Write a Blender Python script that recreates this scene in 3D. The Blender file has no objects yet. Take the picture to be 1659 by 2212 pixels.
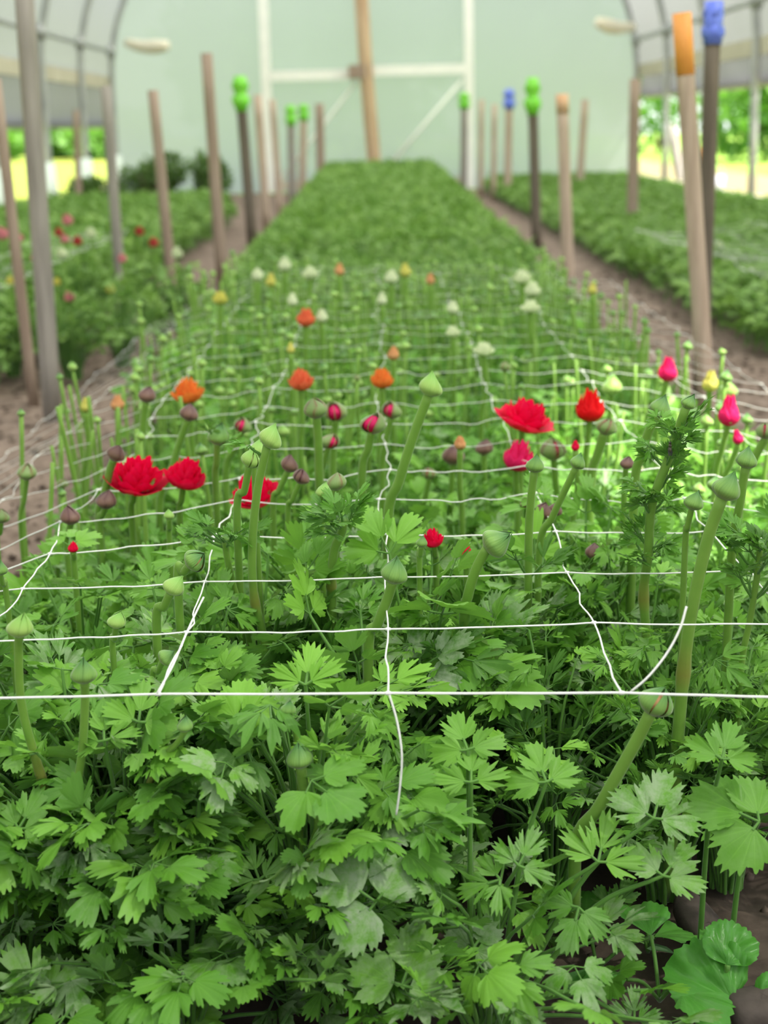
import bpy, math, random
import numpy as np
from mathutils import Vector, Matrix

# ---------------------------------------------------------------- camera, world, sun, exposure
SC = bpy.context.scene
COL = SC.collection
F_PX, W_PX, H_PX = 3318.0, 1659.0, 2212.0
CAM = np.array([0.0, 0.0, 0.65])
PITCH, ROLL = math.radians(14.1), math.radians(1.3)
_f = np.array([0, math.cos(PITCH), -math.sin(PITCH)])
_r0 = np.array([1.0, 0, 0]); _u0 = np.array([0, math.sin(PITCH), math.cos(PITCH)])
_R = math.cos(ROLL) * _r0 - math.sin(ROLL) * _u0
_U = math.sin(ROLL) * _r0 + math.cos(ROLL) * _u0
cd = bpy.data.cameras.new('camera')
cam = bpy.data.objects.new('camera', cd); COL.objects.link(cam)
cam.matrix_world = Matrix(((_R[0], _U[0], -_f[0], CAM[0]), (_R[1], _U[1], -_f[1], CAM[1]),
                           (_R[2], _U[2], -_f[2], CAM[2]), (0, 0, 0, 1)))
cd.sensor_fit = 'VERTICAL'; cd.sensor_height = 36.0; cd.sensor_width = 27.0
cd.lens = 36.0 * F_PX / H_PX
cd.clip_start = 0.05; cd.clip_end = 300
cd.dof.use_dof = True; cd.dof.focus_distance = 1.24; cd.dof.aperture_fstop = 7.0
SC.camera = cam

SC.view_settings.view_transform = 'Standard'; SC.view_settings.look = 'None'
SC.view_settings.gamma = 1.0; SC.view_settings.use_curve_mapping = False
SC.view_settings.exposure = 0.96
SC.cycles.max_bounces = 10; SC.cycles.diffuse_bounces = 4; SC.cycles.transmission_bounces = 8
SC.cycles.transparent_max_bounces = 12
SC.cycles.use_denoising = True

wd = bpy.data.worlds.new('sky'); SC.world = wd; wd.use_nodes = True
bg = wd.node_tree.nodes['Background']
bg.inputs[0].default_value = (0.95, 0.98, 1.0, 1); bg.inputs[1].default_value = 1.15

SUN_DIR = np.array([0.50, -0.20, 0.84]); SUN_DIR /= np.linalg.norm(SUN_DIR)   # towards the sun
sl = bpy.data.lights.new('sun', 'SUN'); sl.energy = 7.0; sl.angle = math.radians(2.0); sl.color = (1, 0.95, 0.84)
sun = bpy.data.objects.new('sun', sl); COL.objects.link(sun)
sun.rotation_euler = Vector(-SUN_DIR).to_track_quat('-Z', 'Y').to_euler()
sun.location = (4, 3, 8)


def at(px, py, Y):
    """world point on the ray through photo pixel (px, py) at distance Y down the tunnel"""
    d = _f + _R * ((px - W_PX / 2) / F_PX) + _U * ((H_PX / 2 - py) / F_PX)
    return CAM + d * (Y / d[1])


# ---------------------------------------------------------------- materials
def new_mat(name):
    m = bpy.data.materials.new(name); m.use_nodes = True
    nt = m.node_tree
    for n in list(nt.nodes):
        nt.nodes.remove(n)
    out = nt.nodes.new('ShaderNodeOutputMaterial')
    return m, nt, out


def N(nt, t, **kw):
    n = nt.nodes.new(t)
    for k, v in kw.items():
        setattr(n, k, v)
    return n


def setin(nt, sock, v):
    if hasattr(v, 'is_linked') or isinstance(v, bpy.types.NodeSocket):
        nt.links.new(v, sock)
    else:
        if isinstance(v, (tuple, list)) and len(v) == 3 and sock.type == 'RGBA':
            v = (*v, 1)
        sock.default_value = v


def mixc(nt, f, a, b, mode='MIX'):
    n = N(nt, 'ShaderNodeMix', data_type='RGBA', blend_type=mode)
    setin(nt, n.inputs[0], f); setin(nt, n.inputs[6], a); setin(nt, n.inputs[7], b)
    return n.outputs[2]


def mth(nt, op, a, b=None, c=None):
    n = N(nt, 'ShaderNodeMath', operation=op)
    setin(nt, n.inputs[0], a)
    if b is not None: setin(nt, n.inputs[1], b)
    if c is not None: setin(nt, n.inputs[2], c)
    return n.outputs[0]


def ramp(nt, f, stops):
    n = N(nt, 'ShaderNodeValToRGB')
    els = n.color_ramp.elements
    while len(els) < len(stops): els.new(0.5)
    for e, (p, c) in zip(els, stops):
        e.position = p; e.color = (*c, 1) if len(c) == 3 else c
    setin(nt, n.inputs[0], f)
    return n.outputs[0]


def noise(nt, scale, detail=3, coord='Object', rough=0.55):
    tc = N(nt, 'ShaderNodeTexCoord')
    n = N(nt, 'ShaderNodeTexNoise')
    n.inputs['Scale'].default_value = scale; n.inputs['Detail'].default_value = detail
    n.inputs['Roughness'].default_value = rough
    nt.links.new(tc.outputs[coord], n.inputs['Vector'])
    return n.outputs['Fac']


def principled(nt, col, rough=0.5, spec=0.4, sheen=0.0, bump=None, metal=0.0):
    p = N(nt, 'ShaderNodeBsdfPrincipled')
    setin(nt, p.inputs['Base Color'], col); setin(nt, p.inputs['Roughness'], rough)
    p.inputs['Specular IOR Level'].default_value = spec; p.inputs['Metallic'].default_value = metal
    if sheen:
        p.inputs['Sheen Weight'].default_value = sheen; p.inputs['Sheen Roughness'].default_value = 0.4
    if bump is not None:
        b = N(nt, 'ShaderNodeBump'); b.inputs['Strength'].default_value = bump[1]; b.inputs['Distance'].default_value = bump[2]
        setin(nt, b.inputs['Height'], bump[0]); nt.links.new(b.outputs[0], p.inputs['Normal'])
    return p.outputs[0]


def with_transl(nt, surf, col, w):
    t = N(nt, 'ShaderNodeBsdfTranslucent'); setin(nt, t.inputs[0], col)
    m = N(nt, 'ShaderNodeMixShader'); setin(nt, m.inputs[0], w)
    nt.links.new(surf, m.inputs[1]); nt.links.new(t.outputs[0], m.inputs[2])
    return m.outputs[0]


def tint(nt):
    a = N(nt, 'ShaderNodeAttribute', attribute_name='tint')
    s = N(nt, 'ShaderNodeSeparateColor'); nt.links.new(a.outputs['Color'], s.inputs[0])
    return s.outputs[0], s.outputs[1], s.outputs[2], a.outputs['Alpha']


def leaf_material(name, lo, mid, hi, mildew=(0.27, 0.36, 0.22), tw=0.24, rough=0.42, veins=True):
    m, nt, out = new_mat(name)
    r, g, b, a = tint(nt)
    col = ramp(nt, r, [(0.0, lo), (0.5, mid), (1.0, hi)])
    n1 = noise(nt, 45, 3)
    col = mixc(nt, mth(nt, 'MULTIPLY', n1, 0.35), col, hi)
    nb = n1
    if veins:
        fr = mth(nt, 'ABSOLUTE', mth(nt, 'SUBTRACT', mth(nt, 'FRACT', mth(nt, 'MULTIPLY_ADD', b, 9.0, 0.0)), 0.5))
        nv = noise(nt, 160, 4, rough=0.6)
        nb = mth(nt, 'MULTIPLY_ADD', fr, 0.45, nv)
        v = mth(nt, 'SUBTRACT', 1.0, mth(nt, 'MULTIPLY', fr, 9.0))
        v = mth(nt, 'MAXIMUM', v, 0.0)
        v = mth(nt, 'MULTIPLY', v, mth(nt, 'SUBTRACT', 1.0, a))
        col = mixc(nt, mth(nt, 'MULTIPLY', v, 0.22), col, tuple(min(1, c * 1.7 + 0.03) for c in hi))
    n2 = noise(nt, 70, 5, rough=0.7)
    md = mth(nt, 'MULTIPLY', ramp(nt, n2, [(0.38, (0, 0, 0)), (0.62, (1, 1, 1))]), g)
    col = mixc(nt, md, col, mildew)
    geo = N(nt, 'ShaderNodeNewGeometry')
    col = mixc(nt, mth(nt, 'MULTIPLY', geo.outputs['Backfacing'], 0.35), col, (0.16, 0.30, 0.12))
    s = principled(nt, col, rough, 0.24, bump=(nb, 0.28, 0.0014))
    tcol = mixc(nt, 1.0, col, (1.5, 1.6, 0.8), 'MULTIPLY')
    nt.links.new(with_transl(nt, s, tcol, tw), out.inputs[0])
    return m


M = {}
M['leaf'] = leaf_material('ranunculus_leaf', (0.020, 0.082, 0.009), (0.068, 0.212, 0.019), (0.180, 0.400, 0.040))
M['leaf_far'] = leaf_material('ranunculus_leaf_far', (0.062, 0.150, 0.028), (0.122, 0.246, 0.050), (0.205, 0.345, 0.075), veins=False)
M['weed'] = leaf_material('weed_leaf', (0.030, 0.130, 0.020), (0.060, 0.240, 0.030), (0.130, 0.36, 0.050), rough=0.28)
M['weed_grey'] = leaf_material('grey_weed_leaf', (0.10, 0.20, 0.10), (0.13, 0.25, 0.12), (0.18, 0.30, 0.15))
M['dark_leaf'] = leaf_material('dark_foliage', (0.030, 0.075, 0.018), (0.060, 0.120, 0.028), (0.10, 0.170, 0.035), veins=False)
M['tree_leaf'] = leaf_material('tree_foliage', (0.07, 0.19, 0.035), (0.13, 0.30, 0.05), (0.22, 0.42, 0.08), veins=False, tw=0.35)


def stem_material(name, lo, hi, node):
    m, nt, out = new_mat(name)
    r, g, b, a = tint(nt)
    n1 = noise(nt, 60, 3)
    col = mixc(nt, mth(nt, 'MULTIPLY_ADD', n1, 0.5, mth(nt, 'MULTIPLY', r, 0.5)), lo, hi)
    col = mixc(nt, g, col, node)
    tc = N(nt, 'ShaderNodeTexCoord'); mp = N(nt, 'ShaderNodeMapping'); mp.inputs['Scale'].default_value = (500, 500, 12)
    nz = N(nt, 'ShaderNodeTexNoise'); nt.links.new(tc.outputs['Object'], mp.inputs[0]); nt.links.new(mp.outputs[0], nz.inputs['Vector'])
    nz.inputs['Scale'].default_value = 1.0
    s = principled(nt, col, 0.5, 0.3, sheen=0.25, bump=(nz.outputs[0], 0.25, 0.001))
    nt.links.new(with_transl(nt, s, mixc(nt, 1.0, col, (1.5, 1.5, 0.7), 'MULTIPLY'), 0.22), out.inputs[0])
    return m


M['stem'] = stem_material('ranunculus_stem', (0.105, 0.240, 0.030), (0.245, 0.43, 0.070), (0.30, 0.15, 0.04))
M['petiole'] = stem_material('leaf_stalk', (0.06, 0.18, 0.03), (0.14, 0.32, 0.05), (0.27, 0.13, 0.04))


def bud_material(name, base, tip, edge, foot, edge_w):
    """r = height along the sepal, b = across (0.5 is the middle), g = random"""
    m, nt, out = new_mat(name)
    r, g, b, a = tint(nt)
    col = ramp(nt, r, [(0.0, base), (0.45, base), (0.85, tip), (1.0, tip)])
    e = mth(nt, 'POWER', mth(nt, 'MULTIPLY', mth(nt, 'ABSOLUTE', mth(nt, 'SUBTRACT', b, 0.5)), 2.0), 3.0)
    col = mixc(nt, mth(nt, 'MULTIPLY', e, edge_w), col, edge)
    n1 = noise(nt, 400, 3)
    ft = mth(nt, 'MULTIPLY', ramp(nt, r, [(0.0, (1, 1, 1)), (0.16, (1, 1, 1)), (0.34, (0, 0, 0))]), mth(nt, 'MULTIPLY', g, n1))
    col = mixc(nt, ft, col, foot)
    ln = mth(nt, 'ABSOLUTE', mth(nt, 'SUBTRACT', mth(nt, 'FRACT', mth(nt, 'MULTIPLY', b, 8.0)), 0.5))
    col = mixc(nt, mth(nt, 'MULTIPLY', ln, 0.35), col, tip)
    s = principled(nt, col, 0.45, 0.3, sheen=0.35, bump=(ln, 0.2, 0.001))
    nt.links.new(with_transl(nt, s, col, 0.12), out.inputs[0])
    return m


M['bud_green'] = bud_material('green_sepal', (0.20, 0.37, 0.075), (0.070, 0.200, 0.045), (0.10, 0.22, 0.05), (0.20, 0.13, 0.06), 0.5)
M['bud_lime'] = bud_material('lime_sepal', (0.33, 0.50, 0.12), (0.20, 0.42, 0.08), (0.24, 0.44, 0.08), (0.34, 0.42, 0.12), 0.5)
M['bud_blush'] = bud_material('blush_sepal', (0.22, 0.34, 0.10), (0.17, 0.25, 0.09), (0.22, 0.035, 0.045), (0.20, 0.06, 0.06), 0.8)
M['bud_purple'] = bud_material('purple_sepal', (0.20, 0.11, 0.075), (0.12, 0.06, 0.055), (0.07, 0.02, 0.025), (0.20, 0.05, 0.06), 0.8)


def petal_material(name, c, deep, tw=0.35):
    m, nt, out = new_mat(name)
    r, g, b, a = tint(nt)
    n1 = noise(nt, 80, 3)
    col = mixc(nt, mth(nt, 'MULTIPLY_ADD', n1, 0.4, mth(nt, 'MULTIPLY', r, 0.4)), deep, c)
    s = principled(nt, col, 0.45, 0.25)
    nt.links.new(with_transl(nt, s, col, tw), out.inputs[0])
    return m


M['red'] = petal_material('red_petal', (0.95, 0.006, 0.090), (0.72, 0.003, 0.050), .42)
M['scarlet'] = petal_material('scarlet_petal', (0.95, 0.010, 0.016), (0.72, 0.005, 0.012), .42)
M['magenta'] = petal_material('magenta_petal', (0.95, 0.030, 0.22), (0.75, 0.012, 0.12), .42)
M['orange'] = petal_material('orange_petal', (0.90, 0.30, 0.055), (0.78, 0.16, 0.03))
M['salmon'] = petal_material('salmon_petal', (0.85, 0.22, 0.10), (0.75, 0.12, 0.05))
M['peach'] = petal_material('peach_petal', (0.85, 0.42, 0.22), (0.65, 0.40, 0.15))
M['white'] = petal_material('white_petal', (0.84, 0.88, 0.70), (0.62, 0.72, 0.40))
M['yellow'] = petal_material('yellow_petal', (0.82, 0.72, 0.20), (0.55, 0.60, 0.12))
M['pink'] = petal_material('pink_petal', (0.78, 0.36, 0.40), (0.66, 0.22, 0.24))
M['dullred'] = petal_material('dull_red_petal', (0.60, 0.10, 0.08), (0.42, 0.05, 0.05))
M['purplecore'] = petal_material('purple_core', (0.22, 0.06, 0.06), (0.12, 0.04, 0.04))
M['limecore'] = petal_material('unopened_petal', (0.50, 0.58, 0.20), (0.36, 0.48, 0.12))


def simple(name, col, rough=0.6, spec=0.3, nscale=None, col2=None, bump=0, metal=0.0, stretch=None):
    m, nt, out = new_mat(name)
    c = col; bp = None
    if nscale:
        if stretch:
            tc = N(nt, 'ShaderNodeTexCoord'); mp = N(nt, 'ShaderNodeMapping'); mp.inputs['Scale'].default_value = stretch
            nz = N(nt, 'ShaderNodeTexNoise'); nz.inputs['Scale'].default_value = nscale; nz.inputs['Detail'].default_value = 5
            nt.links.new(tc.outputs['Object'], mp.inputs[0]); nt.links.new(mp.outputs[0], nz.inputs['Vector'])
            n1 = nz.outputs[0]
        else:
            n1 = noise(nt, nscale, 5)
        c = ramp(nt, n1, [(0.3, col), (0.7, col2)])
        if bump: bp = (n1, bump, 0.004)
    nt.links.new(principled(nt, c, rough, spec, bump=bp, metal=metal), out.inputs[0])
    return m


M['cord'] = simple('white_cord', (0.82, 0.83, 0.80), 0.5, 0.4, 300, (0.70, 0.71, 0.68))
def soil_material():
    m, nt, out = new_mat('soil')
    r, g, b, a = tint(nt)
    n1 = noise(nt, 28, 5)
    dry = ramp(nt, n1, [(0.3, (0.10, 0.072, 0.055)), (0.7, (0.24, 0.185, 0.15))])
    wet = ramp(nt, n1, [(0.3, (0.045, 0.034, 0.027)), (0.7, (0.115, 0.088, 0.070))])
    f = mth(nt, 'MULTIPLY_ADD', mth(nt, 'SUBTRACT', noise(nt, 9, 4), 0.5), 0.8, r)
    c = mixc(nt, f, dry, wet)
    nt.links.new(principled(nt, c, 0.93, 0.15, bump=(n1, 0.85, 0.004)), out.inputs[0])
    return m


M['soil'] = soil_material()
M['stone'] = simple('dark_stone', (0.045, 0.036, 0.030), 0.8, 0.3, 40, (0.085, 0.068, 0.058), bump=0.4)
M['wood_grey'] = simple('grey_wood', (0.20, 0.18, 0.16), 0.8, 0.2, 9, (0.34, 0.31, 0.28), bump=0.3, stretch=(6, 6, 0.5))
M['wood_brown'] = simple('brown_wood', (0.23, 0.165, 0.125), 0.8, 0.2, 9, (0.36, 0.28, 0.225), bump=0.3, stretch=(6, 6, 0.5))
M['wood_pale'] = simple('pale_wood', (0.33, 0.245, 0.19), 0.8, 0.2, 9, (0.52, 0.41, 0.33), bump=0.3, stretch=(6, 6, 0.5))
M['wood_tan'] = simple('tan_post', (0.38, 0.25, 0.15), 0.8, 0.2, 5, (0.56, 0.42, 0.28), bump=0.2, stretch=(6, 6, 0.5))
M['wood_dark'] = simple('dark_wood', (0.085, 0.07, 0.055), 0.8, 0.2, 9, (0.17, 0.14, 0.11), bump=0.3, stretch=(6, 6, 0.5))
M['paint_orange'] = simple('orange_paint', (0.85, 0.36, 0.08), 0.5, 0.4, 30, (0.75, 0.30, 0.07))
M['paint_faded'] = simple('faded_orange_paint', (0.62, 0.36, 0.20), 0.7, 0.3, 30, (0.56, 0.38, 0.26))
M['tape_blue'] = simple('blue_tape', (0.10, 0.16, 0.68), 0.4, 0.4, 40, (0.18, 0.25, 0.78))
M['tape_green'] = simple('green_tape', (0.12, 0.50, 0.03), 0.4, 0.4, 40, (0.24, 0.66, 0.06))
M['steel'] = simple('galvanised_steel', (0.33, 0.34, 0.35), 0.5, 0.5, 8, (0.45, 0.46, 0.46), metal=0.4)
M['white_frame'] = simple('whitewashed_frame', (0.76, 0.78, 0.73), 0.6, 0.3, 8, (0.84, 0.85, 0.79))
M['board'] = simple('hip_board', (0.40, 0.37, 0.28), 0.8, 0.2, 6, (0.52, 0.49, 0.38))
M['cream'] = simple('cream_pipe', (0.72, 0.66, 0.52), 0.6, 0.3, 8, (0.80, 0.75, 0.62))
M['sleeve'] = simple('pale_sleeve', (0.62, 0.72, 0.64), 0.5, 0.3, 8, (0.72, 0.80, 0.72))
M['lawn'] = simple('lawn', (0.17, 0.36, 0.05), 0.9, 0.1, 1.2, (0.36, 0.50, 0.09))
M['lawn_far'] = simple('buttercup_meadow', (0.17, 0.27, 0.055), 0.9, 0.1, 0.45, (0.36, 0.37, 0.055))
M['dry'] = simple('dry_track', (0.27, 0.23, 0.115), 0.95, 0.1, 2.5, (0.33, 0.29, 0.165))
M['rust'] = simple('rusty_drum', (0.42, 0.17, 0.035), 0.7, 0.3, 6, (0.55, 0.25, 0.06))
M['greyboard'] = simple('grey_board', (0.30, 0.28, 0.27), 0.8, 0.2, 6, (0.40, 0.38, 0.36))
M['greypail'] = simple('grey_pail', (0.42, 0.43, 0.50), 0.5, 0.3, 6, (0.50, 0.51, 0.58))
M['mustard'] = simple('mustard_plastic', (0.60, 0.46, 0.10), 0.5, 0.3, 6, (0.66, 0.52, 0.16))
M['fly'] = simple('fly_body', (0.02, 0.018, 0.012), 0.3, 0.6, 200, (0.07, 0.05, 0.02))
M['bark'] = simple('bark', (0.10, 0.075, 0.05), 0.9, 0.2, 10, (0.18, 0.14, 0.10))


def film_material(name, col, transp, rough=0.35):
    """milky greenhouse film: part of the light goes straight through, the rest is scattered"""
    m, nt, out = new_mat(name)
    t = N(nt, 'ShaderNodeBsdfTransparent'); t.inputs[0].default_value = (0.97, 0.98, 0.97, 1)
    n1 = noise(nt, 1.3, 3)
    c = mixc(nt, mth(nt, 'MULTIPLY', n1, 0.5), col, tuple(x * 0.86 for x in col))
    tl = N(nt, 'ShaderNodeBsdfTranslucent'); setin(nt, tl.inputs[0], c)
    p = principled(nt, c, rough, 0.3)
    a = N(nt, 'ShaderNodeMixShader'); a.inputs[0].default_value = 0.78
    nt.links.new(p, a.inputs[1]); nt.links.new(tl.outputs[0], a.inputs[2])
    b = N(nt, 'ShaderNodeMixShader'); b.inputs[0].default_value = transp
    nt.links.new(a.outputs[0], b.inputs[1]); nt.links.new(t.outputs[0], b.inputs[2])
    nt.links.new(b.outputs[0], out.inputs[0])
    return m


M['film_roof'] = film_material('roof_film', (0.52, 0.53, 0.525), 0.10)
M['film_side'] = film_material('side_film', (0.165, 0.168, 0.178), 0.01)  # right-hand copy, darkened in colour against the direct sun on it
M['film_side_brightened'] = film_material('side_film_brightened', (0.35, 0.36, 0.385), 0.01)  # same film on the left, coloured paler to offset its weaker sun
M['film_curtain_brightened'] = film_material('side_curtain_brightened', (0.22, 0.222, 0.235), 0.01)  # left curtain: brightness put into the colour, since less sun reaches it
M['film_end'] = film_material('end_wall_film', (0.45, 0.475, 0.55), 0.02)
M['film_curtain'] = film_material('side_curtain_film', (0.115, 0.115, 0.122), 0.01)

# ---------------------------------------------------------------- mesh helpers
class Acc:
    def __init__(s):
        s.v, s.q, s.t, s.c, s.qm, s.tm, s.n = [], [], [], [], [], [], 0

    def add(s, v, quads=None, tris=None, c=None, mat=0):
        v = np.asarray(v, float).reshape(-1, 3)
        if quads is not None and len(quads):
            q = np.asarray(quads, int) + s.n; s.q.append(q); s.qm.append(np.full(len(q), mat))
        if tris is not None and len(tris):
            t = np.asarray(tris, int) + s.n; s.t.append(t); s.tm.append(np.full(len(t), mat))
        if c is None: c = np.tile([0.5, 0.0, 0.5, 0.5], (len(v), 1))
        else:
            c = np.asarray(c, float)
            if c.ndim == 1: c = np.tile(c, (len(v), 1))
        s.v.append(v); s.c.append(c); s.n += len(v)

    def mesh(s, name, mats, smooth=True):
        me = bpy.data.meshes.new(name)
        v = np.concatenate(s.v); c = np.concatenate(s.c)
        q = np.concatenate(s.q) if s.q else np.zeros((0, 4), int)
        t = np.concatenate(s.t) if s.t else np.zeros((0, 3), int)
        mi = np.concatenate(s.qm + s.tm) if (s.qm or s.tm) else np.zeros(0, int)
        me.vertices.add(len(v)); me.vertices.foreach_set('co', v.astype(np.float32).ravel())
        nl = q.size + t.size
        me.loops.add(nl); me.loops.foreach_set('vertex_index', np.concatenate([q.ravel(), t.ravel()]).astype(np.int32))
        npoly = len(q) + len(t)
        me.polygons.add(npoly)
        ls = np.concatenate([np.arange(len(q)) * 4, len(q) * 4 + np.arange(len(t)) * 3]).astype(np.int32)
        me.polygons.foreach_set('loop_start', ls)
        me.polygons.foreach_set('material_index', mi.astype(np.int32))
        me.polygons.foreach_set('use_smooth', np.full(npoly, smooth))
        me.update(calc_edges=True)
        a = me.attributes.new('tint', 'FLOAT_COLOR', 'POINT')
        a.data.foreach_set('color', c.astype(np.float32).ravel())
        for m in mats: me.materials.append(M[m] if isinstance(m, str) else m)
        return me


def link(name, me, parent=None, loc=(0, 0, 0), rotz=0.0):
    o = bpy.data.objects.new(name, me); COL.objects.link(o)
    o.location = loc; o.rotation_euler = (0, 0, rotz)
    if parent is not None: o.parent = parent
    return o


def thing(name, label, cat, loc=(0, 0, 0), rotz=0.0, group=None, me=None):
    o = link(name, me, None, loc, rotz)
    o['label'] = label; o['category'] = cat
    if group: o['group'] = group
    return o


def struct(name, me, parent=None, loc=(0, 0, 0)):
    o = link(name, me, parent, loc); o['kind'] = 'structure'; return o


def unit(v):
    v = np.asarray(v, float); return v / (np.linalg.norm(v) + 1e-12)


def smooth_path(pts, n):
    p = np.asarray(pts, float)
    if len(p) < 3:
        t = np.linspace(0, 1, n)[:, None]; return p[0] * (1 - t) + p[-1] * t
    P = np.vstack([2 * p[0] - p[1], p, 2 * p[-1] - p[-2]])
    seg = len(p) - 1; out = []
    for u in np.linspace(0, seg, n):
        i = min(int(u), seg - 1); t = u - i
        a, b, c, d = P[i], P[i + 1], P[i + 2], P[i + 3]
        out.append(0.5 * ((2 * b) + (c - a) * t + (2 * a - 5 * b + 4 * c - d) * t * t + (3 * b - a - 3 * c + d) * t ** 3))
    return np.array(out)


def tube(acc, path, rad, sides=8, c=None, mat=0, cap=True):
    p = np.asarray(path, float); n = len(p)
    rad = np.broadcast_to(np.asarray(rad, float), (n,))
    tg = np.gradient(p, axis=0); tg /= np.linalg.norm(tg, axis=1)[:, None] + 1e-12
    up = np.array([0, 0, 1.0]) if abs(tg[0][2]) < 0.9 else np.array([1.0, 0, 0])
    x = unit(np.cross(up, tg[0])); V = []
    for i in range(n):
        x = unit(x - tg[i] * np.dot(x, tg[i])); y = np.cross(tg[i], x)
        a = np.arange(sides) * 2 * math.pi / sides
        V.append(p[i] + rad[i] * (np.cos(a)[:, None] * x + np.sin(a)[:, None] * y))
    V = np.concatenate(V)
    Q = [(i * sides + j, i * sides + (j + 1) % sides, (i + 1) * sides + (j + 1) % sides, (i + 1) * sides + j)
         for i in range(n - 1) for j in range(sides)]
    T = []
    if cap:
        b = len(V); V = np.vstack([V, p[0], p[-1]])
        T = [(b, (j + 1) % sides, j) for j in range(sides)] + [(b + 1, (n - 1) * sides + j, (n - 1) * sides + (j + 1) % sides) for j in range(sides)]
    if c is not None:
        c = np.asarray(c, float)
        if c.ndim == 2:
            c = np.repeat(c, sides, axis=0)
            if cap: c = np.vstack([c, c[0], c[-1]])
    acc.add(V, Q, T, c, mat)


def box(acc, lo, hi, mat=0, M3=None, org=(0, 0, 0), bev=0.0):
    lo = np.array(lo, float); hi = np.array(hi, float)
    v = np.array([[x, y, z] for x in (lo[0], hi[0]) for y in (lo[1], hi[1]) for z in (lo[2], hi[2])])
    if M3 is not None: v = v @ np.asarray(M3).T
    v = v + np.asarray(org)
    acc.add(v, [(0, 1, 3, 2), (4, 6, 7, 5), (0, 4, 5, 1), (2, 3, 7, 6), (0, 2, 6, 4), (1, 5, 7, 3)], mat=mat)


def lathe(acc, prof, sides=20, c=None, mat=0, org=(0, 0, 0)):
    prof = np.asarray(prof, float); n = len(prof)
    a = np.arange(sides) * 2 * math.pi / sides
    V = np.stack([prof[:, 0:1] * np.cos(a), prof[:, 0:1] * np.sin(a), np.repeat(prof[:, 1:2], sides, 1)], -1).reshape(-1, 3) + np.asarray(org)
    Q = [(i * sides + j, i * sides + (j + 1) % sides, (i + 1) * sides + (j + 1) % sides, (i + 1) * sides + j)
         for i in range(n - 1) for j in range(sides)]
    acc.add(V, Q, None, c, mat)


# ---------------------------------------------------------------- leaves
def leaflet_mesh(rng, L, thm=62, teeth=9, notch=0.25, td=0.16, per=4, rings=(0.3, 0.55, 0.75, 0.9, 1.0), lobes=0.36, wid=1.0,
                 droop=0.25, fold=0.15, ruffle=0.05, round_=0.30, oval=False, ov=0.0):
    na = teeth * per + 1
    u = np.linspace(-1, 1, na); th = np.radians(thm) * u
    env = 1 - round_ * u ** 2 - 0.18 * u ** 6
    if ov: env = np.clip(np.cos(th), .02, 1) ** ov * (1 - .10 * u ** 2)
    nt_ = min(.9, notch * (1 + rng.uniform(-.25, .25))); lb = lobes + rng.uniform(-.06, .06); sk = rng.uniform(-.08, .08)
    R = env * (1 - nt_ * np.exp(-((np.abs(u - sk) - lb) / 0.06) ** 2))
    if notch > .3: R = R * (1 - .35 * nt_ * np.exp(-((np.abs(u - sk) - lb - .30) / 0.05) ** 2))
    fr = np.mod((u * .5 + .5) * teeth, 1.0)
    R = R * (1 - td * np.abs(2 * fr - 1) * np.clip(1.15 - np.abs(u) * 0.5, 0, 1))
    R *= 1 + rng.uniform(-.03, .03, na)
    if oval:
        R = np.cos(th) ** 0.7 * (1 - td * np.abs(2 * fr - 1))
    V = [[0, 0, 0]]; C = [[0, 0, .5, 0]]
    ph = rng.uniform(0, 6.28); ph2 = rng.uniform(0, 6.28)
    for k in rings:
        rho = L * R * k
        x = rho * np.sin(th) * wid; y = rho * np.cos(th)
        yy = y / L
        z = -droop * L * yy ** 2 + fold * np.abs(x) + ruffle * L * k * k * (np.sin(u * 5 + ph) + .6 * np.sin(u * 11 + ph2))
        z -= 0.35 * droop * (x / L) ** 2 * L
        V += np.stack([x, y, z], -1).tolist(); C += [[0, 0, (uu * .5 + .5), k] for uu in u]
    T = [(0, 1 + j + 1, 1 + j) for j in range(na - 1)]
    Q = [(1 + i * na + j, 1 + i * na + j + 1, 1 + (i + 1) * na + j + 1, 1 + (i + 1) * na + j)
         for i in range(len(rings) - 1) for j in range(na - 1)]
    return np.array(V), Q, T, np.array(C)


KINDS = {
    'broad': dict(thm=80, teeth=17, notch=0.24, td=0.13, ov=.62, round_=0.24, fold=0.12, per=3),
    'lobed': dict(thm=74, teeth=15, notch=0.48, td=0.17, ov=.72, per=3, wid=.92),
    'cut': dict(thm=66, teeth=13, notch=0.72, td=0.22, ov=.85, fold=0.2, per=3, wid=.9),
    'fine': dict(thm=50, teeth=5, notch=0.86, td=0.30, round_=0.42, fold=0.25, rings=(0.25, 0.5, 0.8, 1.0), lobes=0.40),
}
LOW = dict(per=2, rings=(0.5, 1.0), ruffle=0.07)


def frame(a, roll, rng_up=(0, 0, 1)):
    a = unit(a); s = np.cross(a, rng_up)
    s = unit(s) if np.linalg.norm(s) > 1e-3 else np.array([1.0, 0, 0])
    n = np.cross(s, a)
    c, d = math.cos(roll), math.sin(roll)
    return c * s + d * n, a, c * n - d * s


def put(acc, lm, org, S, A, Nn, r, g, mat):
    v, q, t, c = lm
    c = c.copy(); c[:, 0] = r; c[:, 1] = g
    acc.add(np.asarray(org) + v[:, 0:1] * S + v[:, 1:2] * A + v[:, 2:3] * Nn, q, t, c, mat)


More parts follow.
